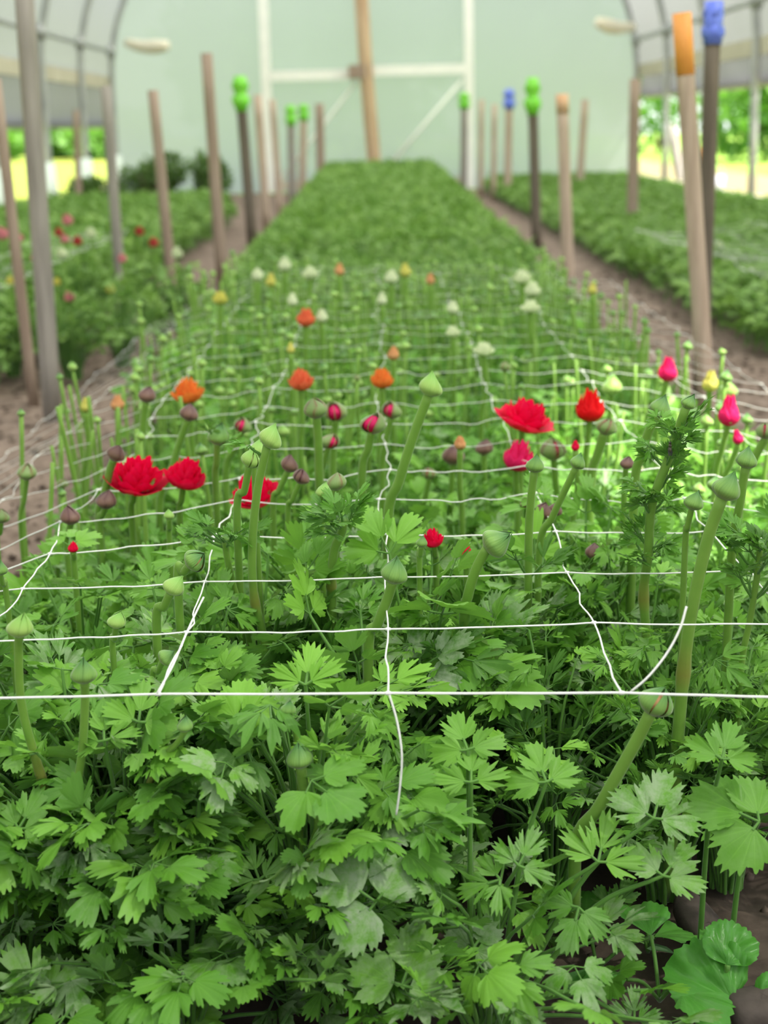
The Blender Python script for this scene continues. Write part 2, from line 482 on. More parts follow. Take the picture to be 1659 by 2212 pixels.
def compound_leaf(acc, rng, org, a, roll, size, kind, hue, pale, low=False, mat=0, pmat=1):
    """three (or five) stalked leaflets around the end of the leaf stalk"""
    S, A, Nn = frame(a, roll)
    k = dict(KINDS[kind])
    if low:
        k.update(LOW); k['teeth'] = max(3, k['teeth'] - 4)
    k['droop'] = rng.uniform(0.05, 0.45); k['fold'] = k.get('fold', .15) * rng.uniform(0.4, 1.6)
    specs = [(0, 1.0, .45), (62 + rng.uniform(-12, 12), .88, .28), (-62 + rng.uniform(-12, 12), .88, .28)]
    if kind == 'fine': specs += [(28, .8, .55), (-28, .8, .55)]
    for ang, sc, st in specs:
        an = math.radians(ang); tl = rng.uniform(-.3, .3)
        a2 = unit(A * math.cos(an) + S * math.sin(an) + Nn * tl)
        s2 = unit(np.cross(a2, Nn)); n2 = np.cross(s2, a2)
        L = size * sc * rng.uniform(.85, 1.12)
        o2 = np.asarray(org) + a2 * L * st
        if not low:
            tube(acc, [org, o2 + a2 * L * .05], size * 0.022, 4, (hue, 0, .5, .3), pmat, cap=False)
        put(acc, leaflet_mesh(rng, L, **k), o2, s2, a2, n2, np.clip(hue + rng.uniform(-.08, .08), 0, 1), pale, mat)


def foliage_mesh(seed, n, Hh, rad, size, kinds, low=False, skirt=0.0, pale=0.15, upright=0.0):
    rng = np.random.default_rng(seed); acc = Acc()
    for i in range(n):
        az = i * 2.39996 + rng.uniform(-.5, .5)
        q = math.sqrt(rng.uniform(0.02, 1)); rr = rad * q
        h = Hh * (1 - .38 * q ** 2) * (rng.uniform(.5, 1.05))
        if skirt and rng.uniform() < skirt:
            h = rng.uniform(.02, .09); rr = rad * rng.uniform(.7, 1.5)
        d = np.array([math.cos(az), math.sin(az), 0]); tip = d * rr + np.array([0, 0, h])
        base = d * rng.uniform(.004, .018)
        mid = d * rr * .35 + np.array([0, 0, h * rng.uniform(.6, .75)])
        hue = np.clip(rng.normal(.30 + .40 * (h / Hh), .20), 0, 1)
        path = smooth_path([base, mid, tip], 5 if low else 8)
        tube(acc, path, np.linspace(.0022, .0011, len(path)) * (1.2 if low else 1), 4 if low else 6, (hue, 0, .5, .5), 1, cap=False)
        el = math.radians(rng.uniform(-35, 60) + upright)
        az2 = az + rng.uniform(-.7, .7)
        a = np.array([math.cos(az2) * math.cos(el), math.sin(az2) * math.cos(el), math.sin(el)])
        kd = kinds[int(rng.integers(len(kinds)))]
        pl = rng.uniform(.5, 1) if rng.uniform() < pale else rng.uniform(0, .18)
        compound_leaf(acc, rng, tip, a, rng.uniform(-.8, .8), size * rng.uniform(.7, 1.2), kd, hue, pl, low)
    return acc


# ---------------------------------------------------------------- flower heads (unit radius, z up, stalk end at the origin)
def bud_meshes(seed, kind, gap=0.0, tip=1.0):
    """core petals + five overlapping sepals drawn to a bent point"""
    rng = np.random.default_rng(seed)
    core = Acc()
    z = np.linspace(0.02, 1.55, 12); s = z / 1.55
    prof = np.stack([0.88 * np.sin(np.pi * np.clip(s, 0.03, .97)) ** .60, 0.05 + z * .88], -1)
    cc = np.tile([.5, 0, .5, .5], (12 * 18, 1)); cc[:, 0] = np.repeat(s, 18)
    lathe(core, prof, 18, cc)
    sep = Acc(); bend = np.array([rng.uniform(-.35, .35), rng.uniform(-.35, .35)])
    for k in range(5):
        az0 = k * 2 * math.pi / 5 + rng.uniform(-.12, .12); lift = .03 + .05 * (k % 2) + .012 * k
        wk = max(0.05, 1.0 - gap * 1.5) if k == 0 else 1.0 - gap * .2
        ns, nt_ = 16, 9; V = []; C = []
        hg = (1.72 + .62 * tip) * rng.uniform(.94, 1.06); lean = rng.uniform(-.15, .2)
        for i in range(ns):
            s = i / (ns - 1)
            pk = .30 + .17 * (1 - tip)
            rho = (.35 + .65 * math.sin(s / pk * math.pi / 2)) if s < pk else .05 + .95 * max(0.0, math.cos((s - pk) / (1 - pk) * math.pi / 2)) ** (.62 + .80 * tip)
            zz = hg * (s ** 1.15)
            w = math.radians(52) * wk * (1 - .12 * s - .45 * s ** 5)
            for j in range(nt_):
                t = -1 + 2 * j / (nt_ - 1)
                an = az0 + t * w + .25 * s * s
                rr = rho * (1 + lift) + .05 * (1 - t * t) * math.sin(math.pi * s) - .02
                rr += .03 * math.sin(t * 9 + k) * s
                V.append([rr * math.cos(an) + bend[0] * s ** 3, rr * math.sin(an) + bend[1] * s ** 3, zz - .05 + .06 * lean * s])
                C.append([s, rng.uniform(.5, 1), t * .5 + .5, .5])
        Q = [(i * nt_ + j, i * nt_ + j + 1, (i + 1) * nt_ + j + 1, (i + 1) * nt_ + j) for i in range(ns - 1) for j in range(nt_ - 1)]
        sep.add(V, Q, None, C)
    core_mat = {'green': 'limecore', 'lime': 'limecore', 'blush': 'magenta', 'purple': 'purplecore', 'cream': 'peach'}[kind]
    sep_mat = {'green': 'bud_green', 'lime': 'bud_lime', 'blush': 'bud_blush', 'purple': 'bud_purple', 'cream': 'bud_green'}[kind]
    return core.mesh('flower_bud', [core_mat]), sep.mesh('sepals', [sep_mat])


def bloom_meshes(seed, mat, openness=1.0, calyx='bud_lime'):
    """packed cupped petals in rings, outer ones spread; unit outer radius"""
    rng = np.random.default_rng(seed); acc = Acc()
    op = openness
    rings = [(5, .17, .62), (6, .31, .68), (7, .46, .70), (8, .62, .66), (8, .78, .60), (7, .90 + .08 * op, .52)]
    for ri, (n, rk, hk) in enumerate(rings):
        hk = hk * (1.25 + 1.9 * max(0.0, .95 - op)) * (1.22 if ri < 3 else 1.1 if ri == 3 else 1.0); shut = max(0.0, .7 - op)
        flare = max(0.0, op - .55) * (0, 0, .08, .22, .45, .75)[ri]
        for k in range(n):
            az = 2 * math.pi * k / n + ri * .6 + rng.uniform(-.15, .15); na_, nr = 11, 9; V = []; C = []
            ph = rng.uniform(0, 6); r1 = rk * rng.uniform(.92, 1.06); h1 = hk * rng.uniform(.9, 1.08)
            half = math.pi / n * 1.7
            for i in range(nr):
                s = i / (nr - 1); th = s * math.pi / 2
                rb = r1 * math.sin(th) ** .8; zb = .10 + h1 * (1 - math.cos(th)) - .02 * ri
                e = max(0, s - .5) / .5
                rb *= 1 - .9 * shut * e ** 2; rb += flare * .45 * e ** 2; zb -= flare * .55 * e ** 2
                wsh = (math.sin(math.pi * min(1, .25 + .60 * s)) ** .6) * (1 - .55 * s ** 7)
                for j in range(na_):
                    t = -1 + 2 * j / (na_ - 1); an = az + t * half * wsh
                    rr = rb * (1 - .05 * t * t) + .016 * s * math.sin(t * 5 + ph)
                    zz = zb - .10 * h1 * t ** 4 * s + .014 * s * math.sin(t * 4 + ph * 2)
                    V.append([rr * math.cos(an), rr * math.sin(an), zz]); C.append([s, .3, t * .5 + .5, .5])
            Q = [(i * na_ + j, i * na_ + j + 1, (i + 1) * na_ + j + 1, (i + 1) * na_ + j) for i in range(nr - 1) for j in range(na_ - 1)]
            acc.add(V, Q, None, C)
    cal = Acc()
    for k in range(5):
        az = k * 2 * math.pi / 5; V = []; C = []
        for i in range(6):
            s = i / 5
            for j in range(5):
                t = -1 + j / 2
                w = .24 * math.sin(math.pi * min(1, .2 + .75 * s)); r = .08 + .62 * s; z2 = .04 + .30 * s * s
                V.append([r * math.cos(az) - t * w * math.sin(az), r * math.sin(az) + t * w * math.cos(az), z2 + .05 * t * t]); C.append([s, .6, t * .5 + .5, .5])
        cal.add(V, [(i * 5 + j, i * 5 + j + 1, (i + 1) * 5 + j + 1, (i + 1) * 5 + j) for i in range(5) for j in range(4)], None, C)
    return acc.mesh('bloom', [mat]), cal.mesh('calyx', [calyx])


BUDS = {}
def bud_proto(kind, gap, v):
    key = (kind, round(gap, 2), v)
    if key not in BUDS: BUDS[key] = bud_meshes(100 + v * 7 + len(BUDS), kind, gap, {'green': .78, 'lime': .70, 'purple': .30, 'blush': .15, 'cream': .4}[kind])
    return BUDS[key]


BLOOMS = {}
def bloom_proto(mat, v=0, op=1.0):
    key = (mat, v, op)
    if key not in BLOOMS: BLOOMS[key] = bloom_meshes(300 + v * 13 + len(BLOOMS), mat, op)
    return BLOOMS[key]


def place_head(parent, meshes, names, pos, axis, radius, spin):
    """pos, axis relative to the parent plant"""
    zz = unit(axis); xx = np.array([0, -1.0, 0]); xx = unit(xx - zz * np.dot(xx, zz)); yy_ = np.cross(zz, xx)
    q = Matrix((tuple(xx), tuple(yy_), tuple(zz))).transposed()
    o = link(names[0], meshes[0], parent)
    o.matrix_local = Matrix.Translation(Vector(pos)) @ q.to_4x4() @ Matrix.Rotation(spin, 4, 'Z') @ Matrix.Scale(radius, 4)
    link(names[1], meshes[1], o)
    return o

# ---------------------------------------------------------------- the tunnel and the ground
Y0, Y1, XW = -2.6, 16.45, 2.72
HIP = 1.15
SUN_GAP = (1.78, 2.58, 1.00, 2.00)          # extent in x, y of an unseen roof opening added for a sun patch


def atH(px, py, h):
    d = _f + _R * ((px - W_PX / 2) / F_PX) + _U * ((H_PX / 2 - py) / F_PX)
    return CAM + d * ((h - CAM[2]) / d[2])


def hoop_x(t): return XW * max(0.0, math.cos(t)) ** 0.55
def hoop_z(t): return HIP + 1.75 * math.sin(t)
PROF = [(hoop_x(t), hoop_z(t)) for t in np.linspace(0, math.pi / 2, 25)]

rngg = np.random.default_rng(5)


def ground_z(x, y):
    z = 0.008 * np.sin(x * 23 + 1.3 * np.sin(y * 9)) * np.sin(y * 19 + x * 3) + 0.006 * np.sin(x * 61 + y * 17) * np.sin(y * 53 - x * 29)
    return z - 0.014


g = Acc()
xs = np.linspace(-2.76, 2.76, 150); ys = np.concatenate([np.linspace(-2.6, .6, 12), np.linspace(.66, 5, 150), np.linspace(5.1, 16.5, 80)])
X, Y = np.meshgrid(xs, ys); Z = ground_z(X, Y) + rngg.normal(0, .0022, X.shape)
nx, ny = len(xs), len(ys)
idx = np.arange(nx * ny).reshape(ny, nx)
gq = np.stack([idx[:-1, :-1], idx[:-1, 1:], idx[1:, 1:], idx[1:, :-1]], -1).reshape(-1, 4)
damp = np.clip(np.maximum((.60 - np.abs(X)) / .14, np.where(np.abs(X) < .7, (1.30 - Y) / .12, 0)), 0, 1).reshape(-1)
gc = np.tile([0.0, 0, .5, .5], (nx * ny, 1)); gc[:, 0] = damp
g.add(np.stack([X, Y, Z], -1).reshape(-1, 3), gq, None, gc)
struct('ground', g.mesh('ground', ['soil']))

for nm, x0, x1, y0, y1, mt, z in (('lawn_left', -60, -2.76, -20, 160, 'lawn_far', -.02), ('lawn_right', 4.6, 60, -20, 80, 'lawn', -.02),
                                  ('path', 2.76, 4.6, -20, 80, 'dry', -.02), ('lawn_back', -2.76, 2.76, 16.5, 80, 'lawn', -.02)):
    a = Acc(); a.add([(x0, y0, z), (x1, y0, z), (x1, y1, z), (x0, y1, z)], [(0, 1, 2, 3)])
    struct(nm, a.mesh(nm, [mt]))

# roof film (a strip grid, left open where the added gap admits the sun)
a = Acc()
pts = [(x, z) for x, z in PROF] + [(-x, z) for x, z in PROF[-2::-1]]
yy = np.linspace(Y0, Y1, 105); np_ = len(pts)
V = np.array([[x, y, z] for y in yy for x, z in pts]); Q = []; QS = []; QL = []
for j in range(len(yy) - 1):
    for i in range(np_ - 1):
        cx = .5 * (pts[i][0] + pts[i + 1][0]); cy = .5 * (yy[j] + yy[j + 1])
        if SUN_GAP[0] < cx < SUN_GAP[1] and SUN_GAP[2] < cy < SUN_GAP[3]: continue
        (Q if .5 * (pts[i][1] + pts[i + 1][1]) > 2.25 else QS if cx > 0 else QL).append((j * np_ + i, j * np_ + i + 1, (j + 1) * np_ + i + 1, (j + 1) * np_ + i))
a.add(V, Q); a.add(V, QS, mat=1); a.add(V, QL, mat=2); struct('roof', a.mesh('roof', ['film_roof', 'film_side', 'film_side_brightened']))
# end wall film
def end_wall(name, y):
    a = Acc(); n = len(pts)
    V = [(x, y, z) for x, z in pts] + [(x, y, 0) for x, z in pts]
    a.add(V, [(i, i + 1, n + i + 1, n + i) for i in range(n - 1)]); struct(name, a.mesh(name, ['film_end']))
end_wall('wall_back', Y1); end_wall('wall_front', Y0)
# side curtains, partly rolled up, with the roll bar they hang on
for sd, nm, bot in ((-1, 'left', 0.72), (1, 'right', 0.90)):
    a = Acc(); ys2 = np.linspace(Y0, Y1, 60)
    V = []
    for y in ys2:
        for k in range(5):
            z = HIP + (bot - HIP) * k / 4
            V.append((sd * (XW + .03 + .012 * math.sin(y * 5 + k)), y, z))
    a.add(V, [(j * 5 + k, j * 5 + k + 1, (j + 1) * 5 + k + 1, (j + 1) * 5 + k) for j in range(59) for k in range(4)])
    struct('wall_' + nm, a.mesh('wall_' + nm, ['film_curtain' if sd > 0 else 'film_curtain_brightened']))
    a = Acc(); tube(a, [(0, Y0, 0), (0, Y1, 0)], .035, 10)
    thing('roll_bar', 'grey roll bar along the lower edge of the %s side curtain' % ('lower hanging left' if sd < 0 else 'higher rolled right'), 'bar', (sd * (XW + .09), 0, bot), me=a.mesh('roll_bar', ['steel']))
    a = Acc(); box(a, (sd * XW - .02, Y0, HIP - .07), (sd * XW + .02, Y1, HIP + .05)); struct('trim_%d' % (1 if sd < 0 else 2), a.mesh('trim', ['board'], False))
    a = Acc(); box(a, (sd * XW - .02, Y0, -.03), (sd * XW + .02, Y1, .11)); struct('baseboard_' + nm, a.mesh('baseboard', ['board'], False))
    a = Acc(); tube(a, [(sd * (XW - .06), Y0, 1.44), (sd * (XW - .06), Y1, 1.44)], .024, 8); struct('trim_%d' % (3 if sd < 0 else 4), a.mesh('trim', ['steel']))

# hoops: steel bows every 1.7 m with a pale sleeve at each left foot
hoop = Acc()
path = [(XW - .04, 0, 0), (XW - .04, 0, .6)] + [(x * .985, 0, z - .03) for x, z in PROF] + [(-x * .985, 0, z - .03) for x, z in PROF[-2::-1]] + [(-XW + .04, 0, .6), (-XW + .04, 0, 0)]
tube(hoop, path, .030, 8)
hm = hoop.mesh('tunnel_hoop', ['steel'])
sl_ = Acc(); tube(sl_, [(0, 0, 0), (0, 0, .2), (0, 0, .42)], [.06, .062, .05], 10); slm = sl_.mesh('sleeve', ['sleeve'])
cl_ = Acc(); tube(cl_, [(0, -.05, 0), (0, .05, 0)], .05, 8); tube(cl_, [(0, 0, -.06), (0, 0, .06)], .042, 8); clm = cl_.mesh('clamp', ['steel'])
for k in range(12):
    y = 16.30 - 1.7 * k
    h = thing('tunnel_hoop', 'grey steel hoop arching over the beds under the milky film', 'hoop', (0, y, 0), group='tunnel hoops', me=hm)
    link('sleeve', slm, h, (-XW + .04, 0, 0))
    for sx in (-1, 1): link('clamp', clm, h, (sx * (XW - .05), 0, 1.44))

# double door frame in the end wall
d1 = link('door_1', None, None, (0, Y1 - .06, 0)); d1['kind'] = 'structure'
def bar(parent, name, lo, hi, mat):
    a = Acc(); box(a, lo, hi); return link(name, a.mesh(name, [mat], False), parent)
bar(d1, 'door_jamb', (-1.16, -.04, 0), (-1.06, .04, 2.3), 'white_frame')
bar(d1, 'door_jamb', (.93, -.04, 0), (1.02, .04, 2.3), 'white_frame')
bar(d1, 'door_rail', (-1.06, -.05, 1.12), (-.16, .03, 1.22), 'white_frame')
bar(d1, 'door_rail', (-.04, -.05, 1.15), (.93, .03, 1.25), 'white_frame')
for x0, x1 in ((-1.06, -.16), (-.04, .93)):
    a = Acc(); tube(a, [(x0 + .02, -.01, .08), (x1 - .02, -.01, 1.1)], .018, 6); link('door_brace', a.mesh('door_brace', ['white_frame']), d1)
    bar(d1, 'door_sill', (x0, -.05, .02), (x1, .03, .12), 'board')
a = Acc(); tube(a, [(.02, 0, -.02), (-.06, 0, 1.2), (-.13, 0, 2.75)], .07, 4)
cp = thing('door_post', 'tan timber post standing at the middle of the end wall doors', 'post', (-.02, Y1 - .16, 0), me=a.mesh('door_post', ['wood_tan'], False))
a = Acc(); box(a, (-.24, -.05, 1.13), (-.02, .05, 1.26)); link('latch_block', a.mesh('latch_block', ['wood_brown'], False), cp)
for (p0, p1, lab) in (((272, 92), (362, 98), 'short cream pipe stub jutting from the left corner hoop of the end wall'),
                      ((1370, 58), (1290, 48), 'short cream pipe stub jutting from the right corner hoop of the end wall')):
    q0, q1 = at(*p0, 16.1), at(*p1, 15.9); mid_ = (q0 + q1) / 2 + np.array([0, 0, -.03])
    a = Acc(); tube(a, smooth_path([q0 - q0, mid_ - q0, q1 - q0], 9), [.04, .05, .055, .06, .065, .07, .07, .06, .05], 10)
    thing('pipe_stub', lab, 'pipe', q0, me=a.mesh('pipe_stub', ['cream']))

# ---------------------------------------------------------------- stakes
def stake(p_top, p_base, w_px, mat, label, tape=None, tip=None, tipmat='paint_orange', name='wooden_stake', group=None):
    b = atH(*p_base, 0.0); depth = np.dot(b - CAM, _f)
    t = at(*p_top, b[1]); r = w_px * depth / F_PX / 2
    d = t - b
    a = Acc(); n = 7
    path = [d * s for s in np.linspace(-.03, 1, n)]
    # squared timber: four-sided section with eased corners
    tube(a, path, np.linspace(r * 1.12, r * 1.05, n), 8)
    o = thing(name, label, 'stake', b, group=group, me=a.mesh(name, [mat]))
    if tip:
        a = Acc(); tube(a, [d * (1 - tip), d * 1.004], r * 1.12, 8); e = link('painted_tip', a.mesh('painted_tip', [tipmat]), o); e['label'] = 'orange painted tip'
    if tape:
        col, ph, pw = tape; L = ph * depth / F_PX; w = pw * depth / F_PX / 2
        a = Acc(); rg = np.random.default_rng(int(abs(p_top[0])))
        ax = unit(d)
        for zc, rr, hh in ((-.22, w, .36), (.24, w * .92, .34)):
            u = np.linspace(0, math.pi, 9); v = np.linspace(0, 2 * math.pi, 15)[:-1]; P = []
            for uu in u:
                for vv in v:
                    k = 1 + .16 * math.sin(vv * 4 + uu * 3 + zc * 9)
                    P.append([rr * k * math.sin(uu) * math.cos(vv), rr * k * math.sin(uu) * math.sin(vv), L * (zc + hh * math.cos(uu) * .75)])
            a.add(P, [(i * 14 + j, i * 14 + (j + 1) % 14, (i + 1) * 14 + (j + 1) % 14, (i + 1) * 14 + j) for i in range(8) for j in range(14)])
        tube(a, [(0, 0, -.5 * L), (0, 0, .5 * L)], r * 1.25, 10)
        e = link('flag_tape', a.mesh('flag_tape', ['tape_' + col]), o, tuple(d - ax * L * .1)); e['label'] = col + ' tape tied round the stake top'
    return o


stake((-10, 170), (72, 862), 22, 'wood_brown', 'thin brown stake leaning beside the thick grey stake at the left bed corner')
stake((48, -70), (114, 905), 38, 'wood_grey', 'thickest grey stake, rising past the top of the photo beside the left bed')
stake((228, 185), (266, 694), 21, 'wood_grey', 'slim grey stake on the edge of the flowering left bed')
stake((330, 195), (376, 664), 21, 'wood_brown', 'brown stake on the left path, between the slim grey and the tall stakes')
stake((446, 115), (481, 624), 23, 'wood_brown', 'tall grey-topped brown stake on the left path, left of the green-taped one')
stake((519, 195), (546, 532), 21, 'wood_dark', 'dark stake on the left path tied with bright green tape', tape=('green', 72, 36))
stake((556, 205), (577, 497), 17, 'wood_pale', 'pale stake on the left path just behind the green-taped dark stake')
stake((588, 215), (606, 470), 13, 'wood_pale', 'faint pale stake at the far end of the left path')
stake((628, 245), (632, 440), 15, 'wood_grey', 'far stake with a darker green tape, before the left door frame', tape=('green', 42, 24))
stake((656, 240), (652, 436), 14, 'wood_pale', 'far stake with a lime green tape, right beside another taped stake', tape=('green', 34, 24))
stake((690, 224), (694, 424), 17, 'wood_brown', 'pinkish brown far stake at the left corner of the middle bed end')
stake((164, 238), (172, 478), 13, 'wood_brown', 'thin brown stake standing inside the flowering left bed')
stake((1003, 215), (1001, 424), 14, 'wood_grey', 'far stake with lime tape near the right door jamb', tape=('green', 34, 26))
stake((1100, 210), (1096, 436), 15, 'wood_pale', 'far pale stake with a small blue tape', tape=('blue', 42, 26))
stake((1150, 200), (1160, 542), 20, 'wood_dark', 'dark stake on the right path tied with vivid green tape', tape=('green', 76, 34))
stake((1214, 205), (1229, 644), 24, 'wood_pale', 'pale stake with a faded orange tip on the right path', tip=.09, tipmat='paint_faded')
stake((1264, 215), (1250, 430), 15, 'wood_pale', 'faint pale stake in the far part of the right bed')
stake((1372, 170), (1365, 527), 22, 'wood_brown', 'leaning brown stake inside the right bed near the end wall corner')
stake((1473, 32), (1530, 940), 35, 'wood_pale', 'stout stake with an orange painted top at the right path', tip=.135)
stake((1541, 40), (1512, 868), 31, 'wood_dark', 'dark stake with blue tape close behind the orange-topped stake', tape=('blue', 84, 44))
for i, (px, py, pb) in enumerate(((1040, 215, 424), (1068, 225, 430))):
    stake((px, py), (px - 2, pb), 11, 'wood_pale', 'faint pale far stake between the lime-taped and blue-taped stakes', group='faint far stakes')

# ---------------------------------------------------------------- ranunculus plants
PLANTS = []          # dict(loc, obj)
rng = np.random.default_rng(11)

NEAR = []
for i in range(12):
    kinds = [('broad', 'cut', 'lobed'), ('lobed', 'cut', 'lobed', 'fine'), ('cut', 'cut', 'fine', 'fine'), ('lobed', 'cut', 'fine')][i % 4]
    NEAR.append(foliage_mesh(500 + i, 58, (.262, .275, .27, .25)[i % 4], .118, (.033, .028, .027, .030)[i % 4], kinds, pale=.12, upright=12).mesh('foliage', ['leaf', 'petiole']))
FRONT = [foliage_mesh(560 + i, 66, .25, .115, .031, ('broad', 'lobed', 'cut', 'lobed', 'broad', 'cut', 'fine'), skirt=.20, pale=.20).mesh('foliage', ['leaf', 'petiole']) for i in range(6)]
MID = [foliage_mesh(600 + i, 46, .195, .115, .026, ('lobed', 'cut', 'broad', 'cut'), low=True, pale=.05, upright=15).mesh('foliage', ['leaf', 'petiole']) for i in range(6)]
FAR = [foliage_mesh(640 + i, 44, .235, .115, .028, ('cut', 'lobed', 'cut'), low=True, pale=.04, upright=22).mesh('foliage', ['leaf_far', 'petiole']) for i in range(5)]


def new_plant(loc, label, mesh, group=None):
    o = thing('ranunculus_plant', label, 'plant', (loc[0], loc[1], 0), 0, group)
    f = link('foliage', mesh, o, rotz=rng.uniform(0, 6.28)); s = rng.uniform(.92, 1.08) * (.86 if loc[0] > .13 and loc[1] < 1.35 else .62 if loc[0] < -.36 and 1.45 < loc[1] < 3 else 1); f.scale = (s, s, s)
    PLANTS.append(dict(loc=np.array(loc[:2], float), obj=o))
    return o


def near_plant_mesh(y, x=0.0):
    if x > .13 and y < 1.35: return NEAR[1 + int(rng.integers(2))]
    if y < 1.2: return FRONT[int(rng.integers(len(FRONT)))]
    if y < 1.5: return NEAR[int(rng.integers(len(NEAR)))]
    if y < 4.3: return MID[int(rng.integers(len(MID)))]
    return FAR[int(rng.integers(len(FAR)))]


def add_stem(plant, wpts, r_top, r_base, sides=10, nodes=()):
    """wpts: world points, top first; returns nothing. The stem is a part of the plant."""
    o = np.array(plant.location)
    p = smooth_path(np.array(wpts)[::-1] - o, 26)
    n = len(p); rad = np.linspace(r_base, r_top, n); c = np.tile([.5, 0, .5, .5], (n, 1)); c[:, 0] = np.linspace(.2, .8, n)
    for s in nodes:
        k = int(s * (n - 1)); rad[k] *= 1.22; c[k, 1] = .42; c[min(n - 1, k + 1), 1] = .2
    a = Acc(); tube(a, p, rad, sides, c)
    return link('flower_stem', a.mesh('flower_stem', ['stem']), plant), p


def stem_leaf(plant, pos, seed, n=3, size=.03, kind='fine', hue=.45, up=35):
    rg = np.random.default_rng(seed); a = Acc(); a0 = rg.uniform(0, 6.28)
    for k in range(n):
        az = a0 + k * 2.1 + rg.uniform(-.4, .4); el = math.radians(rg.uniform(up - 20, up + 25))
        d = np.array([math.cos(az) * math.cos(el), math.sin(az) * math.cos(el), math.sin(el)])
        L = size * rg.uniform(.5, 1.3)
        tube(a, smooth_path([np.zeros(3), d * L * .6, d * L + np.array([0, 0, .002])], 5), .0012, 5, (hue, 0, .5, .4), 1, cap=False)
        compound_leaf(a, rg, d * L, d, rg.uniform(-.6, .6), size * rg.uniform(.8, 1.15), kind, np.clip(hue + rg.uniform(-.2, .2), 0, 1), .05)
    return link('stem_leaf', a.mesh('stem_leaf', ['leaf', 'petiole']), plant, tuple(pos))


HERO = []
def hero(kind, base, tip, w, Y, trace, label, gap=0.0, sw=None, dy=0.0, leaves=(), nodes=(), grow=None, lsize=.03, lkind='fine', lcount=3):
    HERO.append(dict(kind=kind, base=base, tip=tip, w=w, Y=Y, trace=trace, label=label, gap=gap, sw=sw, dy=dy, leaves=leaves, nodes=nodes, bloom=False, grow=grow, lsize=lsize, lkind=lkind, lcount=lcount))
def bloom(mat, base, up, w, Y, trace, label, op=1.0, v=0, toward=0.0, sq=1.0):
    HERO.append(dict(kind=mat, base=base, tip=up, w=w, Y=Y, trace=trace, label=label, gap=op, sw=None, dy=0, leaves=(), nodes=(), bloom=True, v=v, toward=toward, grow=None, sq=sq))


RP = 'ranunculus plant with '
hero('lime', (926, 852), (942, 803), 50, 1.42, [(890, 950), (862, 1040), (838, 1125)], RP + 'a pale lime pointed bud tallest above the net in the middle', sw=21)
hero('lime', (577, 962), (604, 916), 50, 1.25, [(556, 1060), (545, 1180), (549, 1290), (572, 1400)], RP + 'a lime bud and one hanging bract on a tall slender stem', sw=18, leaves=(.97,), nodes=(.5,), lcount=1, lsize=.016)
hero('lime', (538, 1006), (552, 970), 42, 1.29, [(528, 1060), (512, 1115)], RP + 'two pale lime buds half hidden behind a taller lime bud', gap=.4, sw=16)
hero('green', (848, 1256), (868, 1180), 56, 1.17, [(838, 1290), (815, 1350), (796, 1395)], RP + 'a fat brown-footed green bud touching the net cord at the centre', sw=22)
hero('green', (1052, 1184), (1104, 1152), 62, 1.20, [(1028, 1230), (1010, 1290), (1003, 1345)], RP + 'a nodding grey-green bud bent over to the right of the central bud', sw=22)
hero('cream', (1406, 1538), (1446, 1462), 74, 1.03, [(1375, 1600), (1330, 1680), (1290, 1750), (1245, 1815)], RP + 'the largest bud, green with peach showing, crossing the front net cord', gap=.38, sw=27)
hero('green', (1560, 1074), (1598, 1002), 60, 1.14, [(1530, 1160), (1502, 1280), (1482, 1400), (1468, 1550), (1460, 1660)], RP + 'a big beaked green bud on the thickest stem near the right edge', sw=27, nodes=(.2, .55))
hero('green', (1610, 1008), (1626, 944), 44, 1.22, [(1600, 1080), (1586, 1150), (1578, 1240)], RP + 'a smooth pointed green bud above and right of the big beaked bud', sw=18)
hero('green', (1154, 1018), (1160, 976), 38, 1.30, [(1146, 1090), (1142, 1180)], RP + 'a dark green pointed bud below the magenta-red flower', sw=17, leaves=(.45,), lcount=2)
hero('green', (1244, 1010), (1262, 972), 33, 1.34, [(1220, 1060), (1192, 1120), (1165, 1190)], RP + 'a small round green bud on a stem leaning right', sw=15)
hero('green', (1420, 896), (1442, 852), 45, 1.38, [(1402, 930), (1386, 985), (1370, 1060)], RP + 'a plump green bud to the left of the feathery tall stem', sw=19)
hero('green', (1482, 880), (1502, 842), 32, 1.25, [(1465, 930), (1445, 990), (1408, 1090), (1400, 1200), (1390, 1280), (1396, 1400)], RP + 'the tallest feathery divided leaves up its stem near the right', sw=20, leaves=(.86, .79, .73, .67, .61, .55, .49), nodes=(.38,), lsize=.0175, lcount=5)
hero('green', (650, 1654), (640, 1592), 56, 1.02, [(656, 1700), (684, 1790), (672, 1850), (662, 1950), (676, 2060)], RP + 'a fuzzy closed bud on a bent stem in the front row', sw=24, nodes=(.55,), leaves=(.55,), lsize=.035, lcount=2)
hero('green', (182, 1472), (176, 1402), 54, 1.02, [(184, 1510), (178, 1620), (166, 1720), (180, 1830), (214, 1950), (250, 2075)], RP + 'a downy yellow-green bud just above the front net cord at left', gap=.2, sw=19, nodes=(.35,))
hero('lime', (368, 1280), (398, 1222), 46, 1.15, [(355, 1310), (338, 1352)], RP + 'a ribbed lime bud, lower of a close pair at left', sw=19)
hero('cream', (408, 1222), (452, 1188), 50, 1.20, [(397, 1236), (384, 1256)], RP + 'a cream-centred opening bud, upper of a close pair at left', gap=.4, sw=18)
hero('lime', (42, 1372), (42, 1312), 54, 1.03, [(40, 1405), (46, 1520), (80, 1650), (128, 1800), (160, 1940), (180, 2060)], RP + 'a wide frilled lime bud at the left edge', gap=.2, sw=19, nodes=(.62,))
hero('lime', (250, 1354), (258, 1300), 38, 1.13, [(248, 1380), (244, 1410)], RP + 'a small lime bud with long sepals between the front cords at left', sw=13)
